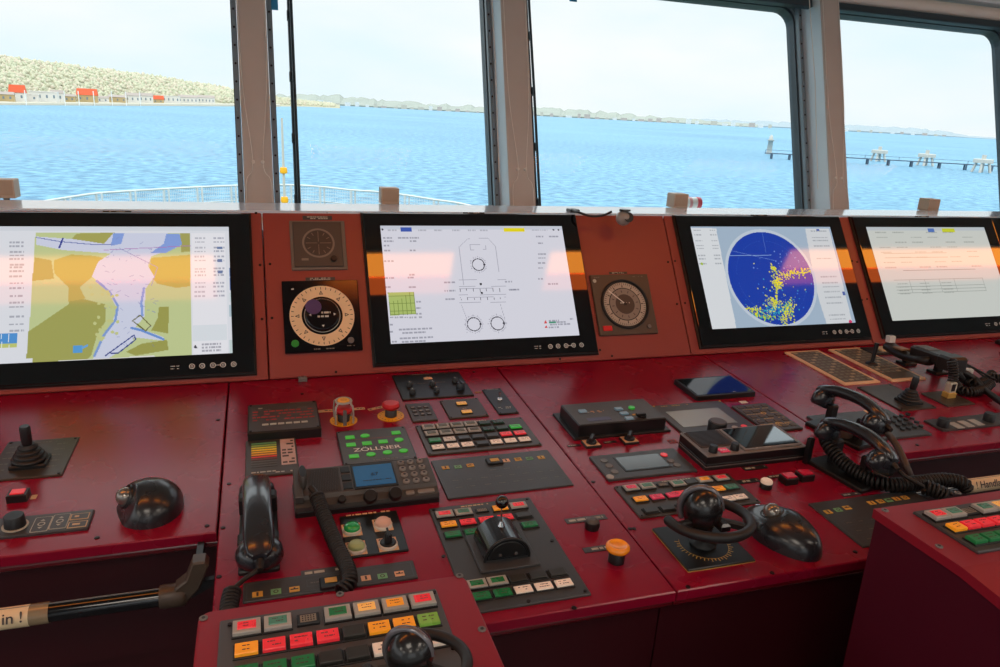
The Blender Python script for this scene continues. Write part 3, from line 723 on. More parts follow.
# emergency stops
def estop(X, v, label, guard):
    th = thing('emergency_stop', label, 'button', MD @ T(X, -v))
    b = B(); b.cyl(0,0,0,.0012,.0235,YEL,seg=36)
    for k in range(18): b.box(-.0006,.0006,.0175,.0202,.0012,.0014,mat('disc_letter','#8a6420',.6), M=RZ(k*20))
    b.done('warning_disc', th)
    b = B(); b.cyl(0,0,.0012,.014,.0105,mat('estop_collar','#3c3a38',.4),bev=.001); b.done('collar', th)
    b = B(); b.lathe([(.0085,.013),(.0085,.017),(.0150,.018),(.0160,.021),(.0155,.0245),(.012,.0262)], ERED, None, 28); b.done('mushroom_head', th)
    if guard:
        o = None
        b = B()
        for k in range(4):
            a = PI/4+k*PI/2; c_, s_ = math.cos(a), math.sin(a)
            b.tube([(.021*c_,.021*s_,.0012),(.0215*c_,.0215*s_,.02),(.020*c_,.020*s_,.033),(.013*c_,.013*s_,.038)], .0017, LGREY, seg=6)
        b.tube([(.013*math.cos(PI*k/12),.013*math.sin(PI*k/12),.038) for k in range(24)], .002, LGREY, seg=6, closed=True)
        b.box(-.003,.003,-.0225,-.0205,.001,.03,GREY); b.done('guard_cage', th)
        b = B(); b.cyl(0,0,.0375,.040,.0105,YEL,bev=.0006); b.cyl(0,0,.040,.0402,.006,mat('amber_disc_centre','#d99a20',.5)); b.done('guard_cap', th)
    return th
estop(.1235, .205, 'yellow-topped emergency stop under a metal guard cage behind the green-key panel', True)
estop(.2065, .201, 'bare red mushroom emergency stop on a yellow disc right of the caged one', False)
def lab(name, label, px, py, w, d, m=BEIGE, group=None, rot=0, let=True):
    q = D(px, py); th = thing(name, label, 'label', MD @ T(q.x, q.y) @ RZ(rot), group)
    b = B(); b.box(-w/2, w/2, -d/2, d/2, 0, .0008, m); b.done('strip', th)
    if let: b = B(); b.dashes(-w*.42, w*.42, 0, d*.4, .00095, mat('dark_letter','#463a38',.6) if m != BLK and m != PANEL else MARK, int(px)); b.done('lettering', th)
    return th
lab('name_label', 'cream strip label left of the caged emergency stop', 327, 411, .034, .009)
lab('name_label', 'cream strip label between the two emergency stops', 357.5, 409, .026, .008)
lab('name_label', 'cream strip label touching the left side of the bare red emergency stop', 375.5, 408.6, .028, .008, rot=18)
q = D(302.7, 381)
th = thing('fascia_clip', 'small grey clip at the foot of the fascia behind the emergency stops', 'clip', MD @ T(q.x, q.y)); b = B(); b.box(-.008,.008,-.005,.005,0,.009,GREY,bev=.0015); b.cyl(0,0,.009,.0105,.003,CHR,seg=10); b.done('body', th)
# small panels row
p = panel('knob_unit', 'black panel with seven small knobs just below the centre display', 'control panel', [(392.6,376.8),(458.7,372.6),(474,395.7),(402,401.5)], m=BLK)
for (a, c) in ((409.5,386.3),(412.5,393.3),(432.5,385.5),(436.5,391.8),(455,382)):
    x, y = lc(p, a, c); rkey(p, x, y, .0062, BLK, h=.009, name='knob', r2=.005); b = B(); b.quad(x-.0008, x+.0008, y, y+.0045, .0122, MARK); b.done('pointer', p)
x, y = lc(p, 460.5, 388.5); b = B(); b.cyl(x, y, .003, .016, .0085, mat('blue_black_knob','#232a33',.3), r2=.0075, bev=.001); b.box(x-.0012,x+.0012,y-.008,y+.008,.016,.019,BLK); b.done('selector_knob', p)
x, y = lc(p, 428, 378.5); key(p, x, y, .017, .009, mat('peach_key','#e5b48c',.5)); marks(p, [(-.03,.04,.055,.003,DMARK),(-.05,-.01,.01,.0025,DMARK),(0,.03,.01,.0025,DMARK)])
p = panel('keypad', 'small dark keypad right of the bare red emergency stop', 'keypad', [(406.2,405.7),(429.3,403.6),(438.3,421.3),(411.5,422.9)], m=BRN)
for j in range(3):
    for i in range(3): key(p, -.012+.012*i, .018-.015*j, .009, .008, PANEL); 
b = B()
for j in range(3):
    for i in range(3): b.quad(-.012+.012*i-.0025, -.012+.012*i+.0025, .018-.015*j-.001, .018-.015*j+.001, .0047, MARK)
b.done('key_lettering', p); marks(p, [(-.014,.012,-.031,.0025,DMARK)])
p = panel('switch_unit', 'dark panel with two amber push-buttons between small keypad and toggle switch', 'control panel', [(440.4,402),(476.5,398.8),(489.5,416.2),(449.2,420.4)], m=BRN)
for (a, c) in ((461.5,404.2),(466.7,412.5)):
    x, y = lc(p, a, c); button(p, x, y, .0195, .0105, LYEL, False)
x, y = lc(p, 464.3, 408.4); marks(p, [(x-.003,x+.004,y,.002,MARK),(-.02,.02,.034,.0025,DMARK)]); corner_screws(p, .004, r=.0014)
p = panel('toggle_switch_unit', 'narrow black panel with a chrome toggle switch near the centre seam', 'control panel', [(481.7,391),(500.6,389),(518.4,413.5),(499.6,415.6)], m=BLK)
x, y = lc(p, 499.7, 399.6); b = B(); b.cyl(x,y,.003,.006,.0055,CHR,bev=.001); b.done('collar', p); b = B(); b.tube([(x,y,.005),(x,y+.002,.018)], lambda t: .0014+.0012*t, CHR); b.done('toggle', p)
marks(p, [(-.013,.012,-.031,.003,MARK),(-.013,.01,-.036,.0025,MARK),(-.01,.012,.052,.002,MARK)]); corner_screws(p, .004, r=.0014)
lab('name_label', 'worn tan tag between seven-knob panel and toggle switch panel', 478, 392.5, .012, .006, mat('worn_tan','#9a6a40',.6), let=False)
def membrane(label, corners, rows_main, seed, sym_px, cells):
    p = panel('membrane_keypad', label, 'keypad', corners, h=.0025, m=PANEL, bev=.0008)
    cx, cy, W, Dp, h, MP = INFO[p.name]
    b = B(); e = .004
    for (x0,x1,y0,y1) in ((-W+e,W-e,Dp-e-.0006,Dp-e),(-W+e,W-e,-Dp+e,-Dp+e+.0006),(-W+e,-W+e+.0006,-Dp+e,Dp-e),(W-e-.0006,W-e,-Dp+e,Dp-e)): b.quad(x0,x1,y0,y1,h+.0002,mat('blue_grey_line','#4f5a60',.5))
    b.done('border_line', p)
    for k, (a, c, m_) in enumerate(sym_px):
        x, y = lc(p, a, c); w_ = .0115
        b = B(); b.box(x-w_/2, x+w_/2, y-.0047, y+.0047, h-.0002, h+.0006, m_)
        ink = mat('dark_letter','#463a38',.6)
        if k % 3 == 0: b.quad(x-.0012,x+.0012,y-.0035,y+.0035,h+.0008,ink)
        elif k % 3 == 1: b.ring(x,y,h+.0008,.0018,.003,ink,12)
        else: b.quad(x-.0045,x+.0045,y-.001,y+.001,h+.0008,ink); b.quad(x-.001,x+.001,y-.001,y+.003,h+.0008,ink)
        b.done('symbol_key', p)
    LN_ = mat('blue_grey_line','#4f5a60',.5)
    for (x, y) in cells:
        b = B(); zz = h+.0002
        for (x0,x1,y0,y1) in ((x-.009,x+.009,y+.0058,y+.0062),(x-.009,x+.009,y-.0062,y-.0058),(x-.0092,x-.0088,y-.006,y+.006),(x+.0088,x+.0092,y-.006,y+.006)): b.quad(x0,x1,y0,y1,zz,LN_)
        b.dashes(x-.005,x+.005,y,.0018,zz,DMARK,int((x+1)*999),.8); b.done('touch_cell', p)
    return p
AM = mat('amber_symbol','#cfa548',.5); GS = mat('green_symbol','#6ea878',.5); PS = mat('peach_symbol','#e3b48c',.5)
p = membrane('wide dark membrane keypad with small amber symbols behind the drum lever panel', [(431.4,462.8),(545.7,450.2),(574.4,485),(448,501)], 3, 1,
    [(445.5,467.8,AM),(458,467,GS),(470.3,465.5,AM),(506,460.6,PS),(518,459.3,AM),(529.5,458.6,GS),(541,457.5,AM)],
    [(-.075+.0225*i, -.01-.020*j) for j in range(2) for i in range(8)]+[(-.01+.0225*i, .010) for i in range(4)])
x, y = lc(p, 494.5, 462); b = B(); b.box(x-.013,x+.013,y-.009,y+.010,.0023,.006,BLK,bev=.001,r=.002); b.box(x-.007,x+.007,y-.004,y+.005,.006,.0066,AM); b.done('hinged_key_cover', p)
p = membrane('long low membrane keypad lying in front of the left phone handset', [(243,586.3),(412.3,560),(417.5,577.4),(243,606)], 1, 2,
    [(257.5,594.6,AM),(276,591.8,GS),(294.5,589.5,AM),(366,578.2,PS),(382.5,576.3,GS),(399.5,573.8,PS)], [(-.02,0),(.018,.0)])
x, y = lc(p, 331, 583.5); b = B(); b.box(x-.013,x+.013,y-.011,y+.009,.0023,.007,BLK,bev=.001,r=.002); b.box(x-.007,x+.007,y-.004,y+.005,.007,.0076,AM); b.done('hinged_key_cover', p)
lab('name_plate', 'dark name plate above the long low membrane keypad', 324, 571.5, .054, .012, PANEL)
p = membrane('membrane keypad with amber symbols tucked behind the right armrest console', [(805.9,504.9),(910.8,490.7),None,(865,548)], 2, 3,
    [(828,512,AM),(838,510,GS),(847,507.8,AM),(871.5,503,AM),(880.5,501.5,AM),(888.5,500.3,GS),(896.5,499,AM),(905,497.8,AM)],
    [(-.075+.0225*i, -.002-.020*j) for j in range(3) for i in range(5)])
lab('name_plate', 'tan lettered name plate behind the membrane keypad beside the right armrest', 851, 494.5, .034, .008, PANEL)
# four round push-buttons
p = panel('push_button_plate', 'black plate with four large round push-buttons in front of the radio', 'control panel', [(339.2,516.8),(395.8,513),(409.8,550.9),(347,560)], m=BLK)
for (a, c, m_, nm) in ((352,531,mat('clear_green_button','#1f9a4c',.2,coat=.6,emit=.08),'green'),(383,526,mat('pale_pink_button','#e2b8a4',.3),'pale'),(356.5,549.5,mat('pale_green_button','#9fb07a',.3),'olive'),(388,545.5,mat('pale_pink_button','#e2b8a4',.3),'key')):
    x, y = lc(p, a, c)
    b = B(); b.box(x-.0125, x+.0125, y-.012, y+.0165, .0028, .0036, mat('peach_label','#e3b88f',.6)); b.dashes(x-.01,x+.01,y+.0125,.0035,.0038,mat('dark_letter','#463a38',.6),int(a)); b.done('legend_plate', p)
    b = B(); b.cyl(x, y, .0034, .0075, .0125, mat('white_bezel_ring','#d8d2c6',.4), bev=.001); o = b.done('push_button', p)
    b = B()
    if nm == 'key': b.cyl(x,y,.0074,.0095,.0105,BLK,bev=.001); b.cyl(x,y,.0095,.021,.0052,BLK,r2=.0046,bev=.001); b.box(x-.0012,x+.0012,y-.0095,y+.0095,.021,.024,BLK,bev=.0005); b.done('selector_knob', o)
    else: b.lathe([(.0105,.0074),(.0105,.0105),(.0085,.0130),(.004,.0138)], m_, T(x,y), 24); b.done('cap', o)
marks(p, [(-.03,.03,.046,.0035,BEIGE)])

# ------------------------------------------------------------------ radios
def radio_left():
    cx, v = .128, .4535; W, Dp = .1, .040
    th = thing('vhf_radio', 'black radio with blue display and number keys behind the four push-buttons', 'radio', MD @ T(cx, -v))
    GR = mat('radio_body_grey', '#4c4a48', .40)
    b = B(); b.box(-W, W, -Dp, Dp, 0, .009, BLK, bev=.002, r=.003); b.done('base_bracket', th)
    z0 = .009; F_ = .014                                  # front step depth
    b = B(); prof = [(-Dp,z0),(-Dp,z0+.006),(-Dp+F_,z0+.009),(-Dp+F_+.003,z0+.014),(Dp,z0+.020),(Dp,z0)]
    n = len(prof); vs = [(-W+.001, y, z) for y, z in prof]+[(W-.001, y, z) for y, z in prof]
    b.add(vs, [list(range(n))[::-1], list(range(n, 2*n))]+[[i,(i+1)%n,n+(i+1)%n,n+i] for i in range(n)], GR, False); b.done('housing', th)
    L = 2*Dp-F_-.003; tilt = math.atan2(.006, L); MT = T(0, -Dp+F_+.003, z0+.014) @ Matrix.Rotation(tilt, 4, 'X')
    b = B(); b.box(-.080,-.036,.003,L-.003,-.0003,.0003,mat('speaker_cloth','#3c3734',.7), M=MT)
    for k in range(12):
        x = -.076+.0034*k; b.prism([(x-.004,.006),(x-.0028,.006),(x+.004,L-.006),(x+.0028,L-.006)], .0003, .0012, BLK, M=MT)
    b.done('speaker_grille', th)
    b = B(); b.box(-W+.001,-W+.012,-.010,L-.001,-.004,.006,GR,bev=.001, M=MT); b.done('side_cheek', th)
    for k in range(3): b = B(); b.box(-.033,-.020,L*(.08+.31*k),L*(.30+.31*k),0,.0020,BLK,bev=.0006,M=MT); b.done('soft_key', th)
    b = B(); b.box(-.018,.044,.002,L-.002,0,.0018,BLK,bev=.0008,M=MT); b.box(-.015,.041,.006,L-.008,.0018,.0022,BLUEL,M=MT); b.text('67',.011,.014,L*.5,.0024,mat('dark_letter2','#16202c',.6),M=MT); b.dashes(-.010,.036,L*.28,.002,.0024,mat('dark_letter2','#16202c',.6),2,M=MT); b.done('display', th)
    KG = mat('rubber_key_grey','#86807a',.45)
    for j in range(4):
        for i in range(3):
            b = B(); x = .056+.0145*i; y = L*.88-L*.25*j; b.cyl(x, y, 0, .0028, .0052, KG, bev=.001, M=MT, seg=14); b.cyl(x, y, .0028, .0029, .0022, BLK, M=MT, seg=8); b.done('number_key', th)
    MF = T(0, -Dp, z0+.006) @ Matrix.Rotation(math.atan2(.003,F_), 4, 'X')
    for (x, r_) in ((-.038,.0055),(.001,.0095),(.036,.0095)):
        b = B(); b.lathe([(r_,0),(r_,.010),(r_*.85,.012)], BLK, MF @ T(x, .006) @ RX(30), 20); b.done('tuning_knob', th)
    for (xa, xb) in ((.052,.064),(.069,.093)):
        b = B(); b.box(xa,xb,.003,.010,0,.002,KG,bev=.0006,r=.002,M=MF); b.done('long_key', th)
    b = B(); b.lathe([(.0115,0),(.0125,.003),(.0125,.012),(.010,.017)], GR, MT @ T(-.087, L*.45, .004) @ Matrix.Diagonal((.5,1.5,1,1)), 24); b.lathe([(.009,.015),(.009,.0175)], BLK, MT @ T(-.087, L*.45, .004) @ Matrix.Diagonal((.5,1.5,1,1)), 20); b.done('microphone_hook', th)
    return th
radio_left()
def radio_right():
    p0, p1 = .6685, .862
    cx, v = (p0+p1)/2, .448; W, Dp = (p1-p0)/2, .043
    th = thing('touchscreen_radio', 'flat radio unit with large dark screen between cylinder knob and red buttons', 'radio', MD @ T(cx, -v))
    EDG = mat('radio_grey_edge','#7b7470',.4)
    b = B(); b.box(-W, W, -Dp, Dp, 0, .012, BLK, bev=.002, r=.002); b.box(-W-.0006, W+.0006, -Dp-.0006, Dp+.0006, .006, .0075, EDG); b.done('base', th)
    b = B(); b.box(-W, W, -Dp, Dp, .012, .026, BLK, bev=.0015, r=.002); b.box(-W-.0006, W+.0006, -Dp-.0006, Dp+.0006, .0245, .026, EDG, bev=.0006); b.done('housing', th)
    b = B(); b.box(-W*.24, W-.006, -Dp+.005, Dp-.003, .026, .0285, EDG, bev=.001, r=.002); b.box(-W*.24+.005, W-.011, -Dp+.010, Dp-.007, .0285, .0290, GLOSS); b.done('screen', th)
    b = B(); b.box(-W+.006, -W*.27, -.014, Dp-.004, .026, .0272, mat('speaker_cloth_brown','#4a403c',.7))
    for k in range(13): b.box(-W+.009, -W*.31, -.010+.004*k, -.0085+.004*k, .0272, .0280, BLK)
    b.done('speaker_grille', th)
    for x in (-.078, -.037): b = B(); b.cyl(x, -Dp+.014, .026, .038, .0075, BLK, r2=.0065, bev=.001); b.done('knob', th)
    b = B(); b.box(-.067,-.049,-Dp+.007,-Dp+.021,.026,.0275,LPINK,bev=.0006); b.dashes(-.064,-.052,-Dp+.014,.003,.0276,WHITE,3); b.done('distress_key', th)
    b = B(); b.dashes(.0,.03,-Dp+.0075,.002,.02865,MARK,5); b.done('marking', th)
radio_right()
lab('red_edged_label', 'small red bordered label left of the flat touchscreen radio', 672.5, 441.5, .016, .012, mat('dull_red_label','#9a2e2a',.5))
lab('name_plate', 'black name plate in front of the flat touchscreen radio', 755, 468, .045, .011, BLK)
q = D(716, 433); th = thing('dimmer_knob', 'wide black cylinder knob standing between grey screen panel and touchscreen radio', 'knob', MD @ T(q.x, q.y))
b = B(); b.lathe([(.0165,0),(.0165,.022),(.0155,.0235)], BLK, None, 32); b.done('skirt', th); b = B(); b.cyl(0,0,.0232,.0245,.0145,mat('knob_brown_top','#4a3c30',.4),bev=.0008); b.done('top_disc', th)
q = D(743.6, 402.3); th = thing('warning_sticker', 'tiny white sticker behind the tan keypad', 'sticker', MD @ T(q.x, q.y)); b = B(); b.box(-.008,.008,-.005,.005,0,.0006,WHITE); b.done('paper', th)

# raised black box with blue keys
q = thing('autopilot_box', 'raised black box with five pale blue keys behind the two rotary switches', 'control panel', MD @ T(.5925, -.3)); th = q
b = B(); b.box(-.0945,.0925,-.052,.052,0,.004,BLK,bev=.001); b.done('flange', th)
b = B(); b.box(-.086,.084,-.046,.040,.004,.026,BLK,bev=.002,r=.002,top=BRN); b.done('housing', th)
INFO[th.name] = (.5925,-.3,.09,.05,.026,MD)
KB = mat('pale_blue_key','#7fa3b8',.35,emit=.05)
for (a, c) in ((582.5,411.8),(618.5,409.5),(624,414),(629,418.8)):
    x, y = lc(th, a, c); key(th, x, y, .0145, .0095, KB, h=.003)
x, y = lc(th, 631.5, 408.3); rkey(th, x, y, .006, LBGR, h=.003)
x, y = lc(th, 642, 416.5); b = B(); b.cyl(x,y,.026,.029,.008,BLK,seg=18); b.box(x-.012,x+.006,y-.003,y+.003,.029,.033,BLK,bev=.001); b.done('rotary_knob', th)
x, y = lc(th, 599, 419); b = B(); b.box(x-.022,x+.022,y-.006,y+.006,.0258,.0264,mat('violet_display','#2e1f4a',.3,emit=.05)); b.done('display', th)
x, y = lc(th, 597.5, 411.5); marks(th, [(x-.013,x+.013,y+.002,.0035,mat('orange_letter','#c98a50',.5)),(x-.010,x+.010,y-.0025,.0025,mat('orange_letter','#c98a50',.5)),(-.06,-.045,.0,.002,MARK)])
x, y = lc(th, 635.5, 414.7); key(th, x, y, .012, .005, AM, h=.001)
for (a, c, n_) in ((591,445,'left'),(629,441.5,'right')):
    q = D(a, c); th = thing('rotary_switch', {'left':'black rotary switch on a white square, left of the pair before the blue-key box','right':'black rotary switch on a white square, right of the pair before the blue-key box'}[n_], 'switch', MD @ T(q.x, q.y))
    b = B(); b.box(-.014,.014,-.012,.012,0,.004,BLK,bev=.001); b.box(-.0125,.0125,-.0105,.0105,.004,.0048,mat('peach_label','#e3b88f',.6)); b.done('legend_plate', th)
    b = B(); b.cyl(0,0,.0048,.009,.009,BLK,bev=.001); b.box(-.0035,.0035,-.011,.011,.009,.017,BLK,bev=.0015,M=RZ(-35)); b.done('knob', th)
    lab('name_plate', {'left':'dark name strip left of the left rotary switch','right':'dark name strip between the two rotary switches'}[n_], a-17 if n_ == 'left' else a-19, c+.8, .024, .006, BLK)
# grey screened panels
p = panel('display_unit', 'dark panel with small blank screen and red key in front of the rotary switches', 'control panel', [(588.7,457.7),(676.4,450),(694.4,472.3),(608.2,482)], h=.004, m=PANEL)
b = B(); b.box(-.042,.042,-.022,.026,.0038,.0048,BLK,bev=.0005); b.box(-.039,.039,-.019,.023,.0048,.0052,DLCD); b.done('screen', p)
for (a, c, m_) in ((604,461,GREY),(609,466,GREY),(614.5,472,GREY),(610,477,LGREY),(664,455,LRED),(670.5,461,GREY),(677,465.5,GREY)):
    x, y = lc(p, a, c); rkey(p, x, y, .0062, m_, h=.0015)
p = panel('screen_unit', 'brown-black panel with a wide grey screen behind the touchscreen radio', 'control panel', [(650.9,407.7),(718.4,402.3),(761.6,431),(685,437.4)], h=.004, m=BRN)
x0, y0 = lc(p, 665.3, 412.2); x1, _ = lc(p, 716.6, 407.7); _, y1 = lc(p, 684.2, 427.5); x1b, _ = lc(p, 739, 423)
b = B(); b.box(x0, (x1+x1b)/2, y1, y0, .0038, .0046, LCD); b.done('screen', p)
for (a, c, m_) in ((735,427.5,LGREY),(744,426.3,LRED),(751,431,GREY),(739,433,GREY)):
    x, y = lc(p, a, c); rkey(p, x, y, .006, m_, h=.0012)
b = B(); b.dashes(-.06,.0,.057,.003,.0042,GOLD,4); b.done('marking', p); corner_screws(p, .004, m=GOLD, r=.002)
p = panel_at('tablet', 'black glass tablet lying flat on the desk near the radar display', 'tablet', .809, .9475, -.238, -.147, .010, BLK, MD, bev=.001, r=.004, part='case')
b = B(); b.box(-.064,.064,-.040,.040,.0098,.0106,mat('tablet_glass','#16212a',.06,spec=.6)); b.done('screen', p); b = B(); b.dashes(.01,.025,-.037,.003,.0108,MARK,2); b.done('marking', p)
p = panel('keypad', 'tan lettered keypad beside the desk seam, right of the grey screen panel', 'keypad', [(732.8,407.7),(765.2,404.1),(803,430.2),(765,433)], h=.004, m=BRN)
cx, cy, W, Dp, h, MP = INFO[p.name]
x, y = lc(p, 763.5, 413.2); b = B(); b.ring(x,y,.0042,.003,.0055,GOLD,16); b.done('ring_mark', p)
x, y = lc(p, 780, 424); b = B(); b.ring(x,y,.0042,.006,.009,GOLD,20); b.ring(x,y,.0042,.002,.004,GOLD,14); b.ring(x-.016,y,.0042,.003,.005,GOLD,14); b.ring(x+.016,y,.0042,.003,.005,GOLD,14); b.done('ring_mark', p)
for j in range(5):
    for i in range(4): key(p, -W+.012+.0185*i, Dp-.012-.0215*j, .012, .009, mat('dark_tan_key','#5a4c3c',.5), h=.001)
marks(p, [(-W+.004, W-.004, Dp-.0225-.0215*j, .0022, GOLD) for j in range(4)])

# knobs with name strips on the seam
th = lab('name_plate', 'dark name strip under the grey lamp button near the centre seam', 586, 519.3, .062, .012, PANEL)
q = D(591.8, 528); th = thing('indicator_lamp', 'grey ribbed lamp button right of the drum lever panel', 'button', MD @ T(q.x, q.y))
b = B(); b.lathe([(.0095,0),(.0105,.006),(.0098,.0105)], BLK, None, 24); b.done('collar', th); b = B(); b.lathe([(.0088,.0103),(.0085,.013),(.004,.0145)], mat('smoked_lens','#56524e',.3), None, 24); b.done('cap', th)
lab('name_plate', 'dark name strip left of the orange mushroom button', 596, 549.2, .036, .011, PANEL)
q = D(616, 561); th = thing('mushroom_button', 'orange mushroom push-button near the front edge of the desk', 'button', MD @ T(q.x, q.y))
b = B(); b.cyl(0,0,0,.016,.0105,BLK,bev=.001,seg=28); b.done('collar', th)
b = B(); b.lathe([(.007,.0155),(.0142,.0175),(.0158,.0205),(.0152,.0235),(.0125,.0255),(.011,.0257),(.0105,.0249),(.004,.0247)], mat('orange_mushroom','#f2921c',.25,coat=.5,emit=.08), None, 32); b.done('mushroom_head', th)
lab('name_plate', 'dark name strip left of the cream push-button', 748, 481.3, .04, .011, BLK)
q = D(765.5, 487.5); th = thing('push_button', 'round cream push-button behind the black trackball', 'button', MD @ T(q.x, q.y))
b = B(); b.cyl(0,0,0,.009,.0095,BLK,bev=.001); b.done('collar', th); b = B(); b.lathe([(.0092,.009),(.0092,.012),(.0075,.014)], CREAM, None, 24); b.done('cap', th)
for a, c, lb in ((788,482,'square red push-button beside the cream one'),(804,478.8,'square red push-button furthest right of the pair behind the trackball')):
    q = D(a, c); th = thing('push_button', lb, 'button', MD @ T(q.x, q.y))
    b = B(); b.box(-.0125,.0125,-.010,.010,0,.011,BLK,bev=.001,r=.002); b.done('collar', th); b = B(); b.box(-.0095,.0095,-.0075,.0075,.0108,.0135,mat('magenta_red_lens','#c8203e',.25,emit=.05),bev=.0008); b.done('cap', th)
lab('name_plate', 'dark name strip left of the square red push-buttons', 775, 476.6, .026, .008, BLK)
# ------------------------------------------------------------------ round instruments on the fascia
p = panel('heading_dial', 'grey square dial instrument with a dark compass rose, upper of the two left gauges', 'gauge', [(289.3,220.8),(344.5,222),(347.4,271),(291.3,269.7)], plane='M', m=mat('dial_grey_plate','#6f675f',.45), h=.004)
cx, cy, W, Dp, h, MP = INFO[p.name]
b = B(); b.box(-W+.006, W-.008, -Dp+.006, Dp-.004, .0038, .007, mat('dial_dark_plate','#4a443f',.4), bev=.001); b.done('inner_plate', p)
b = B(); b.ring(0,.003,.0072,.029,.033,mat('dial_ring_grey','#7d756c',.5),40); b.ring(0,.003,.0072,.0,.028,mat('dial_face_brown','#3d3835',.35),40)
for a in range(0,360,30): b.box(-.0006,.0006,.019,.026,.0073,.0075,mat('dial_ring_grey','#7d756c',.5), M=T(0,.003)@RZ(a))
for a in (0,90,180,270): b.box(-.0005,.0005,.003,.020,.0073,.0075, mat('dial_ring_grey','#7d756c',.5), M=T(0,.003)@RZ(a))
b.done('compass_rose', p)
rkey(p, .029, -.033, .0065, BLK, h=.006, z=.007, name='knob'); b = B(); b.quad(-.036,-.022,-.036,-.031,.0073,mat('dial_ring_grey','#7d756c',.5)); b.done('marking', p)
def flab(px0, px1, py, w_h, lb, m=PANEL):
    a, c = Mo(px0, py), Mo(px1, py); th = thing('name_plate', lb, 'label', MM @ T((a.x+c.x)/2, (a.y+c.y)/2))
    wd = (c.x-a.x)/2; b = B(); b.box(-wd, wd, -w_h/2, w_h/2, 0, .001, m); b.done('strip', th)
    b = B(); b.dashes(-wd*.7, wd*.7, w_h*.2, w_h*.25, .0012, MARK, int(px0)); b.dashes(-wd*.7, wd*.7, -w_h*.2, w_h*.25, .0012, MARK, int(px0)+1); b.done('lettering', th)
flab(302.5, 332, 218, .009, 'dark name plate above the grey square dial')
flab(305.5, 335, 279, .007, 'brown name plate above the cream-ringed compass')
flab(609, 627, 273, .005, 'thin brown name plate above the right round gauge', BRN)
p = panel('compass_repeater', 'black square compass instrument with a wide cream ring, lower of the two left gauges', 'gauge', [(282,282.5),(357.6,280.5),(362,351),(284.7,354.3)], plane='M', m=mat('compass_black','#0b0c11',.12), h=.007)
CRM = mat('compass_cream','#e6c79c',.5, emit=.04)
NV = mat('compass_black','#0b0c11',.12)
b = B(); b.ring(0,0,.0072,.0405,.064,CRM,64); INKC = mat('dark_letter','#463a38',.6)
for a in range(0,360,10): b.box(-.0007,.0007,.056,.061,.0073,.0075,INKC, M=RZ(a))
for a in range(0,360,45): b.flat([(-.004,.045),(.004,.045),(0,.054)], .0076, INKC, M=RZ(a)); b.flat([(-.0018,.0465),(.0018,.0465),(0,.0505)], .0078, CRM, M=RZ(a))
b.done('degree_ring', p)
b = B(); b.ring(0,0,.0074,.0345,.036,MARK,48); b.lathe([(.034,.0072),(.034,.012),(.030,.0135)], NV, None, 40); b.dashes(-.014,.016,.004,.004,.0137,MARK,2); b.dashes(-.010,.012,-.004,.004,.0137,MARK,3)
for a in (90,180,270): b.flat([(-.003,.022),(.003,.022),(0,.027)], .0137, MARK, M=RZ(a))
b.done('centre_hub', p)
b = B(); b.lathe([(.016,.0135),(.0155,.0142)], mat('violet_sticker','#4c3a6e',.4), T(-.017,.017), 28); b.done('round_sticker', p)
rkey(p, -.056, -.057, .0075, mat('dim_green_key','#2b8a34',.3,emit=.08), h=.003); rkey(p, .053, -.055, .0065, GREY, h=.003)
marks(p, [(-.058,-.052,.058,.003,MARK),(-.02,.02,-.070,.0025,DMARK),(.045,.06,-.066,.002,DMARK)])
p = panel('rudder_gauge', 'brown square gauge with glass-covered round dial between the centre and radar displays', 'gauge', [(589.4,275.8),(646.4,274.8),(657,333.4),(599,337)], plane='M', m=mat('gauge_brown_plate','#51463c',.4), h=.006)
gx, gy = lc(p, 625, 304.2)
b = B(); b.ring(gx,gy,.0062,.0,.056,BLK,48); b.lathe([(.060,.006),(.060,.010),(.056,.011),(.056,.0065)], BLK, T(gx,gy), 48); b.done('round_bezel', p)
b = B(); DG = mat('gauge_scale_grey','#b4a898',.45)
b.ring(gx,gy,.0066,.040,.053,DG,60); b.ring(gx,gy,.0068,.022,.038,mat('gauge_inner_brown','#8a7f74',.45),48); b.ring(gx,gy,.0070,.0,.024,mat('gauge_centre_brown','#453c36',.4),36)
for a in range(0,360,6): b.box(-.0005,.0005,.047,.052,.0068,.0071,INKC, M=T(gx,gy)@RZ(a))
for a in range(0,360,30): b.box(-.0012,.0012,.041,.046,.0068,.0071,INKC, M=T(gx,gy)@RZ(a)); b.box(-.0008,.0008,.028,.034,.007,.0073,INKC, M=T(gx,gy)@RZ(a+7))
b.dashes(gx-.012,gx+.012,gy+.003,.003,.0074,MARK,3); b.done('dial_card', p)
b = B(); b.box(-.001,.001,.0,.05,.0078,.0086,WHITE, M=T(gx,gy)@RZ(48)); b.cyl(gx,gy,.0074,.009,.004,BLK,seg=14); b.done('pointer', p)
x, y = lc(p, 607.5, 328.5); key(p, x, y, .022, .012, mat('signal_red_key','#c41c24',.35,emit=.1), h=.002)
x, y = lc(p, 649, 326.5); rkey(p, x, y, .005, GREY, h=.003); x, y = lc(p, 594.5, 281); rkey(p, x, y, .0045, MARK, h=.001)
marks(p, [(-.065,-.045,.067,.002,DMARK),(.03,.06,.067,.002,DMARK)])
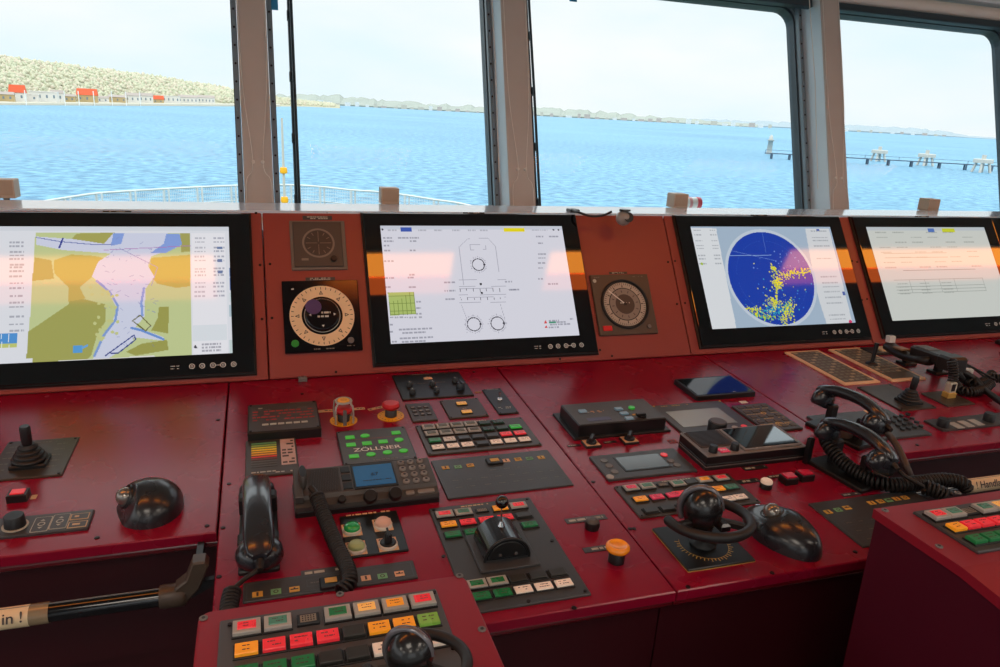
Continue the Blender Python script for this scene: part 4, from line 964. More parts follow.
# gooseneck lamp over the ledge
zt = .2965+HZ
th = thing('gooseneck_lamp', 'small grey-headed lamp on a bent black cable hanging over the ledge above the round gauge', 'lamp', T(.712, .215, zt+.004))
def rel(px, py, Y): 
    q = atY(px, py, Y); return q - Vector((.712,.215,zt+.004))
b = B(); b.box(-.012,.012,-.006,.02,0,.007,BLK,bev=.0015); b.done('clamp', th)
b = B(); b.tube(spline([(-.006,.0,.006), tuple(rel(578,212,.17)), tuple(rel(590,216,.15)), tuple(rel(602,215.6,.15)), tuple(rel(612,211.5,.14))], 8), .0028, BLK, seg=8); b.done('bent_cable', th)
h0 = rel(623.5, 218, .14)
b = B(); b.ball((0,0,0), (.0185,.0165,.018), mat('lamp_head_grey','#98938c',.28,coat=.3), 24, 14, M=Matrix.Translation(h0)); b.done('lamp_head', th)
b = B(); b.ring(0,0,0,0,.012,BLK,24, M=Matrix.Translation(h0) @ T(.006,-.0145,.004) @ RX(70)); b.lathe([(.0135,0),(.0125,.004)], BLK, Matrix.Translation(h0) @ T(.001,-.0015,.0165), 20); b.done('switch_cap', th)

# ------------------------------------------------------------------ joysticks, trackballs, tillers
def joystick(M, name_label, k=1.0, tilt=0):
    th = thing('joystick', name_label, 'joystick', M)
    b = B(); b.box(-.024*k,.024*k,-.020*k,.020*k,0,.006*k,BLK,bev=.002*k,r=.004); b.done('base', th)
    pr = []
    for q in range(4):
        r_ = (.0235-.0035*q)*k; z_ = (.006+.006*q)*k; pr += [(r_-.0035*k, z_), (r_, z_+.0015*k), (r_, z_+.0035*k), (r_-.0035*k, z_+.0055*k)]
    pr += [(.009*k,.031*k)]
    b = B(); b.lathe(pr, RUB, None, 28); b.done('rubber_boot', th)
    b = B(); b.lathe([(.0060*k,.028*k),(.0072*k,.036*k),(.0072*k,.057*k),(.0060*k,.060*k)], BLK, RY(tilt), 20); b.done('stick', th)
    return th
p = panel_at('joystick_plate', 'brown-black panel carrying the joystick under the chart display', 'control panel', -.385, -.287, -.316, -.195, .003, BRN, MD)
for j in range(5): marks(p, [(.022,.036,.04-.018*j,.003,DMARK),(-.042,-.03,.04-.018*j,.003,DMARK)])
marks(p, [(-.02,.02,.05,.003,DMARK)]); corner_screws(p)
joystick(MD @ T(-.337,-.272,.003), 'black rubber-booted joystick on the far left desk', 1.0)
q = D(19, 499); th = thing('push_button', 'square red push-button on a black base in front of the left joystick', 'button', MD @ T(q.x, q.y))
b = B(); b.box(-.012,.012,-.010,.010,0,.011,BLK,bev=.001); b.done('collar', th); b = B(); b.box(-.0085,.0085,-.0065,.0065,.0108,.0125,LRED,bev=.0008); b.done('cap', th); b = B(); b.box(.014,.021,-.004,.006,0,.0008,BEIGE); b.done('tag', th)
p = panel_at('knob_strip', 'narrow dark key strip with a black knob at the left picture edge', 'control panel', -.42, -.2265, -.4665, -.4215, .004, PANEL, MD)
cx = INFO[p.name][0]
x, y = lc(p, 15.4, 526); b = B(); b.cyl(x, y, .004, .020, .0125, BLK, r2=.0115, bev=.001, seg=24); b.cyl(x,y,.004,.0052,.015,MARK,seg=24); b.done('knob', p)
for (a, c) in ((41.5,524.5),(60,521.5)):
    x, y = lc(p, a, c); b = B(); b.box(x-.010,x+.010,y-.017,y+.017,.0038,.0046,MARK,r=.002); b.box(x-.009,x+.009,y-.016,y+.016,.0046,.0048,PANEL,r=.0018); b.ring(x,y,.005,.003,.0045,MARK,16); b.flat([(x-.003,y+.007),(x+.003,y+.007),(x,y+.011)],.005,MARK); b.flat([(x-.003,y-.007),(x,y-.011),(x+.003,y-.007)],.005,MARK); b.done('touch_key', p)
for (a, c) in ((80,516.5),(77.5,524.5)):
    x, y = lc(p, a, c); b = B(); b.box(x-.011,x+.011,y-.007,y+.007,.0038,.0046,BEIGE); b.box(x-.0098,x+.0098,y-.0058,y+.0058,.0046,.0048,PANEL); b.dashes(x-.006,x+.006,y,.004,.005,BEIGE,int(a)); b.done('touch_key', p)
def trackball(M, label, s, ballp, cutp=None):
    th = thing('trackball', label, 'trackball', M)
    b = B(); TB = mat('trackball_black','#25262a',.28,coat=.25)
    n0 = len(b.v); b.ball((0,0,0), (1,1,1), TB, 36, 18, lo=0, hi=90)
    for i in range(n0, len(b.v)):
        x, y, z = b.v[i]
        wv = 1 - .28*max(0, y)**1.5 - .05*max(0,-y); hv = 1 - .30*max(0,y)
        x *= wv; z = (z**.8 if z > 0 else 0)*hv
        X_, Y_, Z_ = x*s[0], y*s[1], z*s[2]
        v_ = Vector((X_, Y_, Z_)); 
        if cutp:                                           # flattened face round the ball
            c_, n_ = Vector(cutp[0]), Vector(cutp[1]).normalized(); d_ = (v_-c_).dot(n_)
            if d_ > 0: v_ -= n_*d_; v_.z = max(0, v_.z)
        b.v[i] = tuple(v_)
    b.done('shell', th)
    bp = Vector(ballp); nn = (Vector(cutp[1]) if cutp else Vector((0,.3,1))).normalized(); R_ = nn.to_track_quat('Z','Y').to_matrix().to_4x4()
    b = B(); b.lathe([(.0168,-.004),(.0162,.0004),(.0145,.0010),(.0128,-.001)], BLK, Matrix.Translation(bp) @ R_, 32); b.done('ball_ring', th)
    b = B(); b.ball((0,0,0), .0125, mat('steel_ball','#8f8a84',.12,metal=.6), 24, 14, M=Matrix.Translation(bp)); b.done('ball', th)
    b = B(); b.ball((0,0,0), (.007,.004,.0025), CHR, 12, 6, M=T(.008, s[1]*.80, s[2]*.42)); b.done('click_button', th)
    return th
trackball(MD @ T(-.160,-.427) @ RZ(12), 'rounded black trackball with silver ball on the far left desk', (.044,.054,.042), (-.0262,.0040,.0222), ((-.025,.004,.021), (-.88,-.08,.50)))
trackball(MD @ T(.672,-.675) @ RZ(12), 'long black trackball with bronze-lit ball beside the round steering wheel tiller', (.040,.063,.040), (-.008,.014,.0325), ((-.008,.014,.0325), (-.30,.30,1)))
def tiller(M, label, k=1.0, plate=True):
    th = thing('steering_tiller', label, 'steering control', M)
    if plate:
        b = B(); b.box(-.051,.050,-.048,.047,0,.004,BLK,bev=.001,r=.001); b.box(-.0512,.0502,-.0482,.0472,0,.0012,GOLD); b.done('base_plate', th)
        b = B()
        for a in range(0,360,8):
            if 20 < a < 160: continue
            b.box(-.0005,.0005,.033,.037 if a % 16 else .039,.004,.0043,GOLD, M=T(0,-.002)@RZ(a-90+0))
        b.ring(0,-.002,.0042,.0325,.0331,GOLD,48,150,390); b.done('angle_scale', th)
        z0 = .004
    else: z0 = 0
    b = B(); b.lathe([(.018,z0),(.018,z0+.003),(.010,z0+.006),(.009,.040)], BLK, None, 28); b.done('stem', th)
    zc = .044; Rr = .0555
    b = B(); pts = [(Rr*math.cos(math.radians(a)), Rr*math.sin(math.radians(a)), zc-.0-.006*math.sin(math.radians(a))) for a in range(-185, 76, 6)]
    b.tube(pts, .0068, RUB, seg=12); b.ball(pts[0], .0068, RUB, 10, 8); b.ball(pts[-1], .0068, RUB, 10, 8); b.done('wheel_ring', th)
    b = B(); b.box(.004,.050,-.0045,.0045,zc-.005,zc+.004,RUB,bev=.002, M=T(0,0)@RZ(-38)); b.box(-.050,-.004,-.0045,.0045,zc-.005,zc+.004,RUB,bev=.002, M=RZ(10)); b.done('spoke', th)
    b = B(); HB = mat('tiller_head_black','#1b1a1b',.26,coat=.3)
    b.ball((0,0,0), (.0265,.025,.031), HB, 30, 18, M=T(-.008,.002,.057)); b.done('head', th)
    b = B(); pts = [(.0268*math.cos(math.radians(a)), 0, .0312*math.sin(math.radians(a))) for a in range(5, 216, 7)]
    b.tube(pts, .0042, mat('tiller_rim_grey','#77757a',.25,metal=.5), seg=10, M=T(-.010,.004,.057) @ RZ(-30)); b.done('grey_rim', th)
    b = B(); b.box(.002,.016,-.030,-.010,.040,.050,HB,bev=.003); b.done('thumb_switch', th)
    return th
tiller(MD @ T(.5500,-.671), 'black steering tiller with open ring wheel on a gold-marked plate')

# ------------------------------------------------------------------ handsets and cords
def coil(b, path, R_, r, pitch, m, seg=6):
    P = spline(path, 10); L = 0; acc = [0]
    for a, c in zip(P[:-1], P[1:]): L += (c-a).length; acc.append(L)
    n = max(8, int(L/pitch*9)); out_ = []; i = 0
    t0 = (P[1]-P[0]).normalized(); u = t0.cross(Vector((0,0,1)))
    if u.length < .1: u = t0.cross(Vector((1,0,0)))
    u.normalize()
    for k in range(n+1):
        s_ = L*k/n
        while i < len(acc)-2 and acc[i+1] < s_: i += 1
        f_ = (s_-acc[i])/max(1e-9, acc[i+1]-acc[i]); c = P[i].lerp(P[i+1], f_)
        t = (P[min(i+1,len(P)-1)]-P[i]).normalized(); u = (u-t*u.dot(t)).normalized(); q = t.cross(u); a = 2*PI*s_/pitch
        out_.append(c+(u*math.cos(a)+q*math.sin(a))*R_)
    b.tube(out_, r, m, seg=seg)
def handset(M, label, k=(1,1,1)):
    th = thing('telephone_handset', label, 'telephone', M @ Matrix.Diagonal((*k, 1)))
    HS = mat('handset_black','#26282e',.26,coat=.4)
    S_ = [(-.108,.009,.005,.029),(-.102,.015,.008,.031),(-.085,.0185,.010,.036),(-.065,.0190,.0105,.041),(-.045,.0188,.0108,.045),(-.020,.0185,.0108,.048),(.010,.0185,.0108,.0485),(.040,.0188,.0108,.047),(.062,.0192,.0105,.043),(.082,.0188,.010,.039),(.096,.016,.009,.035),(.103,.010,.006,.033)]
    sec = []
    for i, (y, a, b_, z) in enumerate(S_): sec.append(((0,y,z),(1,0,0),(0,0,1),a,b_))
    b = B(); b.loft(sec, HS, 22, e=2.6); b.done('handle', th)
    b = B(); b.lathe([(.022,.001),(.0285,.006),(.0300,.014),(.0285,.024),(.0235,.032),(.015,.037),(.004,.039)], HS, T(0,-.081), 32); b.done('mouthpiece', th)
    b = B(); b.lathe([(.019,.006),(.0240,.010),(.0250,.018),(.0240,.028),(.019,.035),(.010,.039),(.003,.040)], HS, T(0,.080), 32); b.done('earpiece', th)
    b = B(); b.lathe([(.0042,0),(.0052,.004),(.0040,.018)], RUB, T(0,-.106,.024) @ RX(105), 14); b.done('cord_relief', th)
    return th
th = thing('handset_cradle', 'black cradle under the handset left of the radio', 'cradle', MD @ T(-.019,-.516))
b = B(); b.box(-.024,.024,-.088,.085,0,.006,BLK,bev=.002,r=.004); b.done('base', th)
for y in (-.045,.046): b = B(); b.box(-.0245,.0245,y-.010,y+.010,.006,.030 if y > 0 else .026,BLK,bev=.003,r=.002); b.done('rest', th)
handset(MD @ T(-.019,-.520,.006) @ RZ(1), 'black handset resting in its cradle left of the radio', (.95,.86,.82))
b = B(); pts = [MD @ Vector((-.019,-.611,.025)), MD @ Vector((-.020,-.622,.020)), MD @ Vector((-.035,-.632,.016)), MD @ Vector((-.047,-.648,.016))]
b.tube(spline(pts, 8), .0030, RUB, seg=8); pts2 = [pts[-1], MD @ Vector((-.050,-.668,.014)), MD @ Vector((-.050,-.700,.013)), MD @ Vector((-.040,-.73,.013))]
coil(b, pts2, .0085, .0022, .0055, RUB); tag(b.done('coiled_cable'), 'black coiled cord running down from the left handset', 'cord')
# radio microphone cord
b = B(); cp_ = [D(*q) for q in ((316,494,.030),(319,503,.024),(325,518,.018),(332,536,.014),(341,555,.012),(348,570,.013),(349,583,.012),(340,592,.010))]
coil(b, [MD @ q for q in cp_], .0080, .0024, .0052, RUB); b.tube([MD @ cp_[0], MD @ (cp_[0]+Vector((-.006,.012,.004)))], .0045, RUB); tag(b.done('microphone_cable'), 'thick black coiled cord hanging from the radio past the four push-buttons', 'cord')
# the two handsets at right
def handset_between(near, far, label, cradle_label, hgt, k2=1.0, grille=False):
    a, c = D(*near, hgt), D(*far, hgt); mid = (a+c)/2; d = c-a
    ang = math.degrees(math.atan2(d.y, d.x))-90; kk = d.length/.205
    zb = hgt-.036*kk
    th = thing('handset_cradle', cradle_label, 'cradle', MD @ T(mid.x, mid.y) @ RZ(ang))
    b = B(); b.box(-.024,.024,-.080*kk,.088*kk,0,.007,BLK,bev=.002,r=.003); b.done('base', th)
    for y in (-.040*kk,.050*kk): b = B(); b.box(.002,.022,y-.006,y+.006,.007,zb+.022*kk,BLK,bev=.003,r=.002); b.done('rest', th)
    if grille:
        b = B(); b.cyl(-.004,-.004,.007,.024,.020,mat('brown_round_grille','#5a4a3e',.5),bev=.002,seg=24)
        for k_ in range(5): b.box(-.016,.008,-.015+.005*k_,-.0135+.005*k_,.024,.0246,BLK)
        b.done('loudspeaker_grille', th)
    else: b = B(); b.box(-.030,-.020,.080*kk,.092*kk,0,.048,BLK,bev=.002); b.done('rest_post', th)
    return handset(MD @ T(mid.x, mid.y, zb) @ RZ(ang) @ RY(24), label, (1.35*kk*k2, kk, 1.15*kk*k2))
handset_between((888,463), (818,427), 'front black handset of the two lying beside the touchscreen radio', 'black cradle under the front of the two right handsets', .058, 1.28)
handset_between((882,424), (814,394), 'rear black handset of the two, lying on the keypad panel at right', 'black cradle with a round brown grille under the rear right handset', .055, 1.25, True)
cc = [MD @ D(*q) for q in ((824,433,.045),(829,446,.035),(843,462,.022),(860,474,.016),(880,483,.014),(900,485,.014),(922,482,.014),(945,480,.016),(962,483,.012),(967,491,.0))]
b = B(); coil(b, cc, .0095, .0027, .0060, RUB); tag(b.done('coiled_cable'), 'thick coiled cord sweeping from the front right handset towards the grab rail', 'cord')
b = B(); b.tube(spline([MD @ D(*q) for q in ((896,468,.04),(905,476,.035),(924,487,.025))], 8), .0032, RUB); coil(b, [MD @ D(*q) for q in ((924,487,.022),(936,491,.02),(948,497,.015))], .010, .0026, .006, RUB); tag(b.done('coiled_cable'), 'short cord from the near end of the front right handset', 'cord')
b = B(); b.tube(spline([MD @ D(*q) for q in ((886,432,.04),(893,440,.03),(900,452,.02),(907,468,.005),(911,478,-.01))], 8), .0058, mat('brown_grey_hose','#4a423e',.5), seg=12); tag(b.done('coiled_cable'), 'smooth brown-grey cord from the rear right handset over the desk edge', 'cord')
p = panel_at('phone_keypad', 'blue-black telephone keypad panel half hidden under the rear right handset', 'keypad', .985, 1.178, -.458, -.345, .004, PANEL, MD)
for j in range(4):
    for i in range(4): 
        x, y = lc(p, 889+6.2*i+4.4*j, 418-1.0*i+3.9*j); rkey(p, x, y, .0046, BLK, h=.0035)
b = B(); x, y = lc(p, 874, 411.5); b.quad(x-.02,x+.01,y-.005,y+.008,.0042,mat('pale_orange_label','#e8b070',.5)); b.done('label', p)

# ------------------------------------------------------------------ far right desk
for k_, (c_, lb) in enumerate(((((782.6,353.3),(817,351),(880.4,382.5),(847,386)), 'tan-framed lettered key panel just right of the desk seam'), (((826.3,350.3),(858.5,348.7),(928.7,379.6),(893,381.9)), 'tan-framed lettered key panel holding the stick microphone'))):
    p = panel('keyboard', lb, 'keypad', c_, h=.0035, m=TAN)
    cx, cy, W, Dp, h, MP = INFO[p.name]
    b = B(); b.box(-W+.010, W-.010, -Dp+.010, Dp-.010, .0033, .0042, mat('dark_grey_brown_face','#5a5246',.45)); b.done('key_field', p)
    for j in range(12):
        for i in range(5):
            if k_ == 1 and j > 9: continue
            key(p, -W+.018+(2*W-.036)*i/4, Dp-.018-(2*Dp-.036)*j/11, .011, .0075, mat('grey_green_key','#7d7a6c',.5) if (i+j)%4 else mat('pale_tan_key','#b0a084',.5), z=.0042, h=.0009)
p = panel('joystick_plate', 'dark plate carrying the joystick on the far right desk', 'control panel', [(855,388.3),(889.6,384.8),(936.7,408.5),(903.4,411.3)], m=BRN); corner_screws(p)
q = D(908,403); joystick(MD @ T(q.x, q.y, .003), 'black rubber-booted joystick on the far right desk', .92, 5)
p = panel_at('connector_plate', 'small dark plate where a pale plug enters, right of the right joystick', 'socket', 1.327, 1.402, -.357, -.288, .003, BRN, MD)
q = D(948, 398); cx, cy = INFO[p.name][:2]
th = thing('cable_plug', 'cream and gold cable plug standing in the small dark plate', 'plug', MD @ T(q.x, q.y, .003))
b = B(); b.box(-.011,.011,-.008,.008,0,.012,GOLD,bev=.002); b.done('gold_collar', th); b = B(); b.box(-.009,.009,-.006,.006,.012,.034,mat('plug_cream','#cfc3ae',.5),bev=.002); b.box(-.005,.005,-.0065,-.006,.015,.031,BLK); b.done('shell', th)
b = B(); coil(b, [MD @ Vector((q.x,q.y,.038)), MD @ Vector((q.x,q.y+.004,.058)), MD @ Vector((q.x-.004,q.y+.012,.082))], .0085, .0024, .0056, RUB); tag(b.done('microphone_cable'), 'upright coiled cord rising from the cream and gold plug', 'cord')
p = panel_at('knob_strip', 'narrow dark key strip with two black knobs at the right picture edge', 'control panel', 1.213, 1.46, -.450, -.404, .004, PANEL, MD)
for (a, c) in ((942.5,426),(988.5,420.5)):
    x, y = lc(p, a, c); b = B(); b.cyl(x, y, .004, .020, .0108, BLK, r2=.0100, bev=.001, seg=24); b.done('knob', p)
for (a, c) in ((956,425.5),(966,424),(976,422.5)):
    x, y = lc(p, a, c); key(p, x, y, .018, .026, LGREY, h=.001); 
# two hand microphones on holders
def mic_dir(a, c, h1, h2): return MD @ D(*a, h1), MD @ D(*c, h2)
HOL = mat('holder_black','#1a1816',.45)
def strut_frame(a, c):
    d = (c-a); y = d.normalized(); x = y.cross(Vector((0,0,1))).normalized(); z = x.cross(y); return Matrix(((x.x,y.x,z.x,a.x),(x.y,y.y,z.y,a.y),(x.z,y.z,z.z,a.z),(0,0,0,1))), d.length
a, c = mic_dir((889,346),(930,361), .035, .045)
M_, L = strut_frame(a, c)
th = thing('hand_microphone', 'slim curved black hand microphone lying across its holder below the fourth display', 'microphone', M_)
b = B(); b.loft([((0,-.004,-.002),(1,0,0),(0,0,1),.010,.006),((0,.0,0),(1,0,0),(0,0,1),.018,.010),((0,L*.25,-.006),(1,0,0),(0,0,1),.019,.011),((0,L*.5,-.010),(1,0,0),(0,0,1),.013,.009),((0,L*.75,-.006),(1,0,0),(0,0,1),.013,.009),((0,L,.0),(1,0,0),(0,0,1),.018,.011),((0,L+.004,.0),(1,0,0),(0,0,1),.010,.006)], HOL, 18); b.done('body', th)
b = B(); b.box(-.012,.012,L*.2,L*.42,.003,.0065,mat('tan_brown_grip','#8a6a48',.5),bev=.001); b.done('talk_key', th)
b = B(); b.box(-.008,.008,-.006,.008,.010,.026,WHITE,bev=.001); b.quad(-.004,.004,-.002,.004,.0262,BLK); b.done('paper_tag', th)
a, c = mic_dir((917,349),(955,362), .050, .060)
M_, L = strut_frame(a, c)
th = thing('hand_microphone', 'boxy black hand microphone with ridged body under the fourth display', 'microphone', M_)
b = B(); b.box(-.022,.022,0,L,-.012,.010,HOL,bev=.004,r=.006)
for k in range(5): b.box(-.016,.016,.012+.008*k,.016+.008*k,.010,.0115,GREY)
b.done('body', th); b = B(); b.box(-.026,-.022,L*.35,L*.6,-.006,.006,BLK,bev=.001); b.done('talk_key', th)
b = B(); b.box(-.024,.024,L-.028,L+.012,-.018,.012,HOL,bev=.005,r=.006); b.done('head', th)
for (a, lb) in (((906,364),'short black holder post under the slim hand microphone'),((937,373),'black holder post under the boxy hand microphone')):
    q = D(*a); th = thing('microphone_holder', lb, 'holder', MD @ T(q.x, q.y))
    b = B(); b.box(-.018,.018,-.014,.014,0,.006,HOL,bev=.001); b.done('foot', th)
    b = B(); b.box(-.008,.008,-.006,.006,.006,.034 if a[0] < 920 else .048,HOL,bev=.002); b.box(-.013,.013,-.002,.002,.03,.036,BLK); b.done('post', th)
q = D(871,366); th = thing('stick_microphone', 'thin upright black stick microphone on the second tan-framed key panel', 'microphone', MD @ T(q.x, q.y, .004))
b = B(); b.lathe([(.014,0),(.014,.003),(.006,.007)], BLK, None, 20); b.done('foot', th); b = B(); b.tube([(0,0,.005),(.002,.001,.02),(.005,.003,.052)], lambda t: .0042 if t < .8 else .0052, BLK, seg=10); b.done('stick', th)
q = D(877,352); th = thing('charging_tray', 'small black tray with a cream tile at the foot of the fourth display', 'tray', MD @ T(q.x, q.y))
b = B(); b.box(-.034,.034,-.022,.022,0,.006,BLK,bev=.001); b.done('base', th); b = B(); b.box(.0,.028,-.015,.015,.006,.010,mat('cream_tile','#cdb998',.5),bev=.002,r=.003); b.done('tile', th)
for pts, Rr, lb in ((((954,371,.04),(964,379,.012),(975,384,.012),(986,380,.012),(992,374,.012)), .0085, 'coiled cord looping behind the upright one at right'), (((955,384,.012),(961,390,.012),(972,392,.012),(984,389,.012),(991,383,.02)), .0085, 'coiled cord loop lying right of the small dark plate'), (((988,376,.02),(996,378,.02),(1010,380,.02)), .0085, 'coiled cord leaving the picture at the right edge')):
    b = B(); coil(b, [MD @ D(*q) for q in pts], Rr, .0024, .0058, RUB); tag(b.done('microphone_cable'), lb, 'cord')
b = B(); b.tube(spline([MD @ D(*q) for q in ((950,360,.05),(962,371,.035),(975,379,.02),(985,390,.014),(1003,403,.012),(1020,410,.012))], 8), .0068, RUB, seg=12); tag(b.done('hose'), 'smooth thick black hose running to the right picture edge', 'hose')
for k, pts in enumerate((((951,358,.06),(968,365,.05),(985,374,.03),(1004,384,.01)), ((956,364,.05),(972,368,.03),(986,378,.02)))):
    b = B(); b.tube(spline([MD @ D(*q) for q in pts], 8), .0024, RUB, seg=8); tag(b.done('thin_cable'), ('upper thin black cable right of the boxy microphone','lower thin black cable passing the pale cable tag')[k], 'cable')
q = MD @ D(966,370.5,.035); th = thing('cable_tag', 'pale tag wrapped round the thin cables right of the microphones', 'label', Matrix.Translation(q) @ RZ(-25))
b = B(); b.box(-.014,.014,-.006,.006,-.004,.005,WHITE,bev=.001,r=.002); b.done('wrap', th)
q = D(1003,344); th = thing('desk_clip', 'black clip at the foot of the cut-off display', 'clip', MD @ T(q.x, q.y)); b = B(); b.box(-.02,.02,-.008,.008,0,.012,BLK,bev=.003); b.done('body', th)

# ------------------------------------------------------------------ grab rails
RY_ = -.565
def grab_rail(x0, x1, ends, label, txt, tx, align):
    a = atY(150, 598.5, RY_); z = a.z
    th = thing('grab_rail', label, 'handrail', T(0, RY_, z))
    b = B(); b.tube([(x0,0,0),(x1,0,0)], .0115, mat('black_anodised_tube','#0f0f13',.12,metal=.3,coat=.5), seg=24); b.box(x0,x1,-.001,.001,.0108,.0122,GREY,bev=0); b.done('tube', th)
    for (xe, s_) in ends:
        b = B(); b.lathe([(.0135,0),(.0145,.004),(.0145,.026),(.0125,.030)], mat('bracket_brown_black','#4a3c30',.4), T(xe,0,0) @ RY(90*s_), 24)
        b.prism([(0,-.006),(.010,-.012),(.030,.010),(.042,.040),(.038,.047),(.024,.047),(.015,.024),(.002,.014)], -.010, .010, mat('bracket_brown_black','#4a3c30',.4), bev=.002, M=T(xe+s_*.016,0,0) @ Matrix.Diagonal((s_,1,1,1)) @ RX(90))
        b.prism([(.018,-.010),(.044,.004),(.046,.014),(.030,.012)], -.004, .004, BLK, M=T(xe+s_*.016,.006,0) @ Matrix.Diagonal((s_,1,1,1)) @ RX(90)); b.done('bracket', th)
        b = B(); b.box(xe+s_*.045-.004, xe+s_*.045+.004, 0, .055, .015, .036, BLK); b.done('bracket_arm', th)
    for (ta, tb, tt, ttx) in txt:
        b = B(); TP = mat('paper_tape','#e6cda4',.5) if tt else mat('clear_tape','#8f7c60',.15,coat=.6)
        vs=[]; fs=[]; n_=12
        for q in range(n_+1):
            g = math.radians(-150+210*q/n_); 
            for X_ in (ta, tb): vs.append((X_, -.0122*math.cos(g-PI/3+PI/6), .0122*math.sin(g+PI/6-PI/6+PI/6)))
        vs = [(X_, .0123*math.cos(math.radians(60+210*q/n_)), .0123*math.sin(math.radians(60+210*q/n_))) for q in range(n_+1) for X_ in (ta, tb)]
        for q in range(n_): fs.append([2*q,2*q+1,2*q+3,2*q+2])
        b.add(vs, fs, TP, True); o = b.done('tape_label', th)
        if tt: b = B(); b.text(tt, .017, ttx, 0, .0132, mat('dark_letter','#463a38',.6), M=RX(62), align=align); b.done('tape_lettering', o)
    return th
aL = atY(160, 597, RY_); aT = atY(30, 611, RY_); aT2 = atY(50, 609, RY_)
grab_rail(-1.2, aL.x, [(aL.x, 1)], 'black grab rail with paper tape under the far left desk edge', [(-.62, aT.x, 'in !', aT.x-.004), (aT.x, aT2.x, '', 0)], 0, 'RIGHT')
b0 = atY(916, 478, RY_); b1 = atY(970, 471, RY_)
grab_rail(b0.x-.03, 2.4, [(b0.x-.03, -1)], 'black grab rail with paper tape at the right recess', [(b1.x, b1.x+.16, '! Handlauf', b1.x+.008)], 0, 'LEFT')

# ------------------------------------------------------------------ armrest consoles
def Hz(px, py, z): return onp(MH, px, py, z)
def armrest(x0, x1, yfar, ynear, z, label, corner_px, slope=False):
    th = thing('armrest_console', label, 'console', T((x0+x1)/2, 0, HZ+z))
    W = (x1-x0)/2
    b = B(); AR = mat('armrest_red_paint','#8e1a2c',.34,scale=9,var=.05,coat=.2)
    if not slope:
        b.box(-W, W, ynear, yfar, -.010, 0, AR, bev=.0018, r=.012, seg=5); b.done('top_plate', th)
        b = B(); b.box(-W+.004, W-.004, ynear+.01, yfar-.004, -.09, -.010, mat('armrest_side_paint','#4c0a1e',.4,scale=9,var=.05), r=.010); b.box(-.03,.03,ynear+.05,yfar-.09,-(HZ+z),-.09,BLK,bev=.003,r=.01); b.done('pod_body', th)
    else:
        yb = -.946; prof = [(yfar,0),(yb,0),(ynear,-.045),(ynear,-.058),(yb,-.011),(yfar,-.011)]
        def ext(prof, w, m, b):
            n = len(prof); vs = [(-w,y,zz) for y, zz in prof]+[(w,y,zz) for y, zz in prof]
            b.add(vs, [list(range(n))[::-1], list(range(n,2*n))]+[[i,(i+1)%n,n+(i+1)%n,n+i] for i in range(n)], m, False)
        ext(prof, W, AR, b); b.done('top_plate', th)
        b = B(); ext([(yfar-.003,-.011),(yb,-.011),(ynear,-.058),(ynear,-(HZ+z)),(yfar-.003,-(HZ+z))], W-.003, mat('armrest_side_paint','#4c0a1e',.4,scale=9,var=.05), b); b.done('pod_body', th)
    for (px, py) in corner_px:
        q = Hz(px, py, z); b = B(); b.cyl(q.x-(x0+x1)/2, q.y, 0, .0012, .0040, GREY, bev=.0004, seg=14); b.cyl(q.x-(x0+x1)/2, q.y, .0012, .0014, .0018, BLK, seg=6); b.done('screw', th)
    return th
ZL, ZR = .057, .107
armrest(-.0705, .1875, -.771, -1.06, ZL, 'red armrest console with lit buttons at the bottom left of the picture', [(203.5,618.5),(459.5,576),(340,594.5),(482,629.5)])
p = panel_at('push_button_unit', 'grey button panel on the left armrest console', 'control panel', -.051, .1525, -1.0, -.7915, .003, mat('armrest_grey_panel','#4c4d50',.45), T(0,0,HZ+ZL))
cx_, cy_, W_, D_, h_, MP_ = INFO[p.name]
def lcz(px, py, z=.003): 
    q = onp(MP_, px, py, z); return q.x-cx_, q.y-cy_
x0, y0 = lcz(247, 630.3); x6, y6 = lcz(422, 602); xr, yr = lcz(247, 651.7); px_ = (x6-x0)/6; dy = yr-y0
def grid2(p, x0, y0, px_, dy, rows, w, d):
    code = dict(R=LRED, O=LORG, Y=LYEL, G=LGRN, T=LTEAL, D=LDRK, C=CREAM, V=mat('lime_lens','#7fae4a',.28,emit=.15), P=LPINK)
    for j, row in enumerate(rows):
        k = 0; i = 0
        while i < len(row):
            ch = row[i]; f_ = False
            if ch == '*': f_ = True; i += 1; ch = row[i]
            x, y = x0+k*px_, y0+j*dy
            if ch == 'S':
                z = h_; b = B(); b.box(x-w*.45,x+w*.45,y-d*.45,y+d*.45,z-.0002,z+.003,BLK,bev=.0006); o = b.done('buzzer', p)
                b = B(); b.box(x-w*.32,x+w*.32,y-d*.3,y+d*.3,z+.0028,z+.0034,mat('buzzer_grille','#8a8274',.5))
                for a in range(5):
                    for c in range(3): b.cyl(x+(a-2)*w*.11, y+(c-1)*d*.18, z+.0034, z+.0037, .0008, BLK, seg=6)
                b.done('grille', o)
            elif ch in code: button(p, x, y, w, d, code[ch], f_, z=h_, hgt=.005, seed=k+j*8)
            k += 1; i += 1
grid2(p, x0, y0, px_, dy, ['*R*TS*G*Y*O*R'], .0225, .0165)
grid2(p, x0, y0+dy, px_*6/7, dy, ['ORRRDOOV', 'GGGDDCCC', 'DDDDDD'], .0205, .0160)
for (a, c) in ((230,625),(434,592.8),(453,648.5)):
    x, y = lcz(a, c); b = B(); b.cyl(x,y,.0028,.0042,.0022,SCR,seg=10); b.done('screw', p)
q = Hz(417, 695, ZL+.003)
tiller(T(q.x, q.y, HZ+ZL+.003) @ Matrix.Scale(.72, 4), 'smaller black tiller with pale rim standing on the left armrest console', plate=False)
armrest(.655, 1.25, -.830, -1.35, ZR, 'tall red armrest console at the bottom right of the picture', [(885,510.5),(957.5,493),(939,546.5)], slope=True)
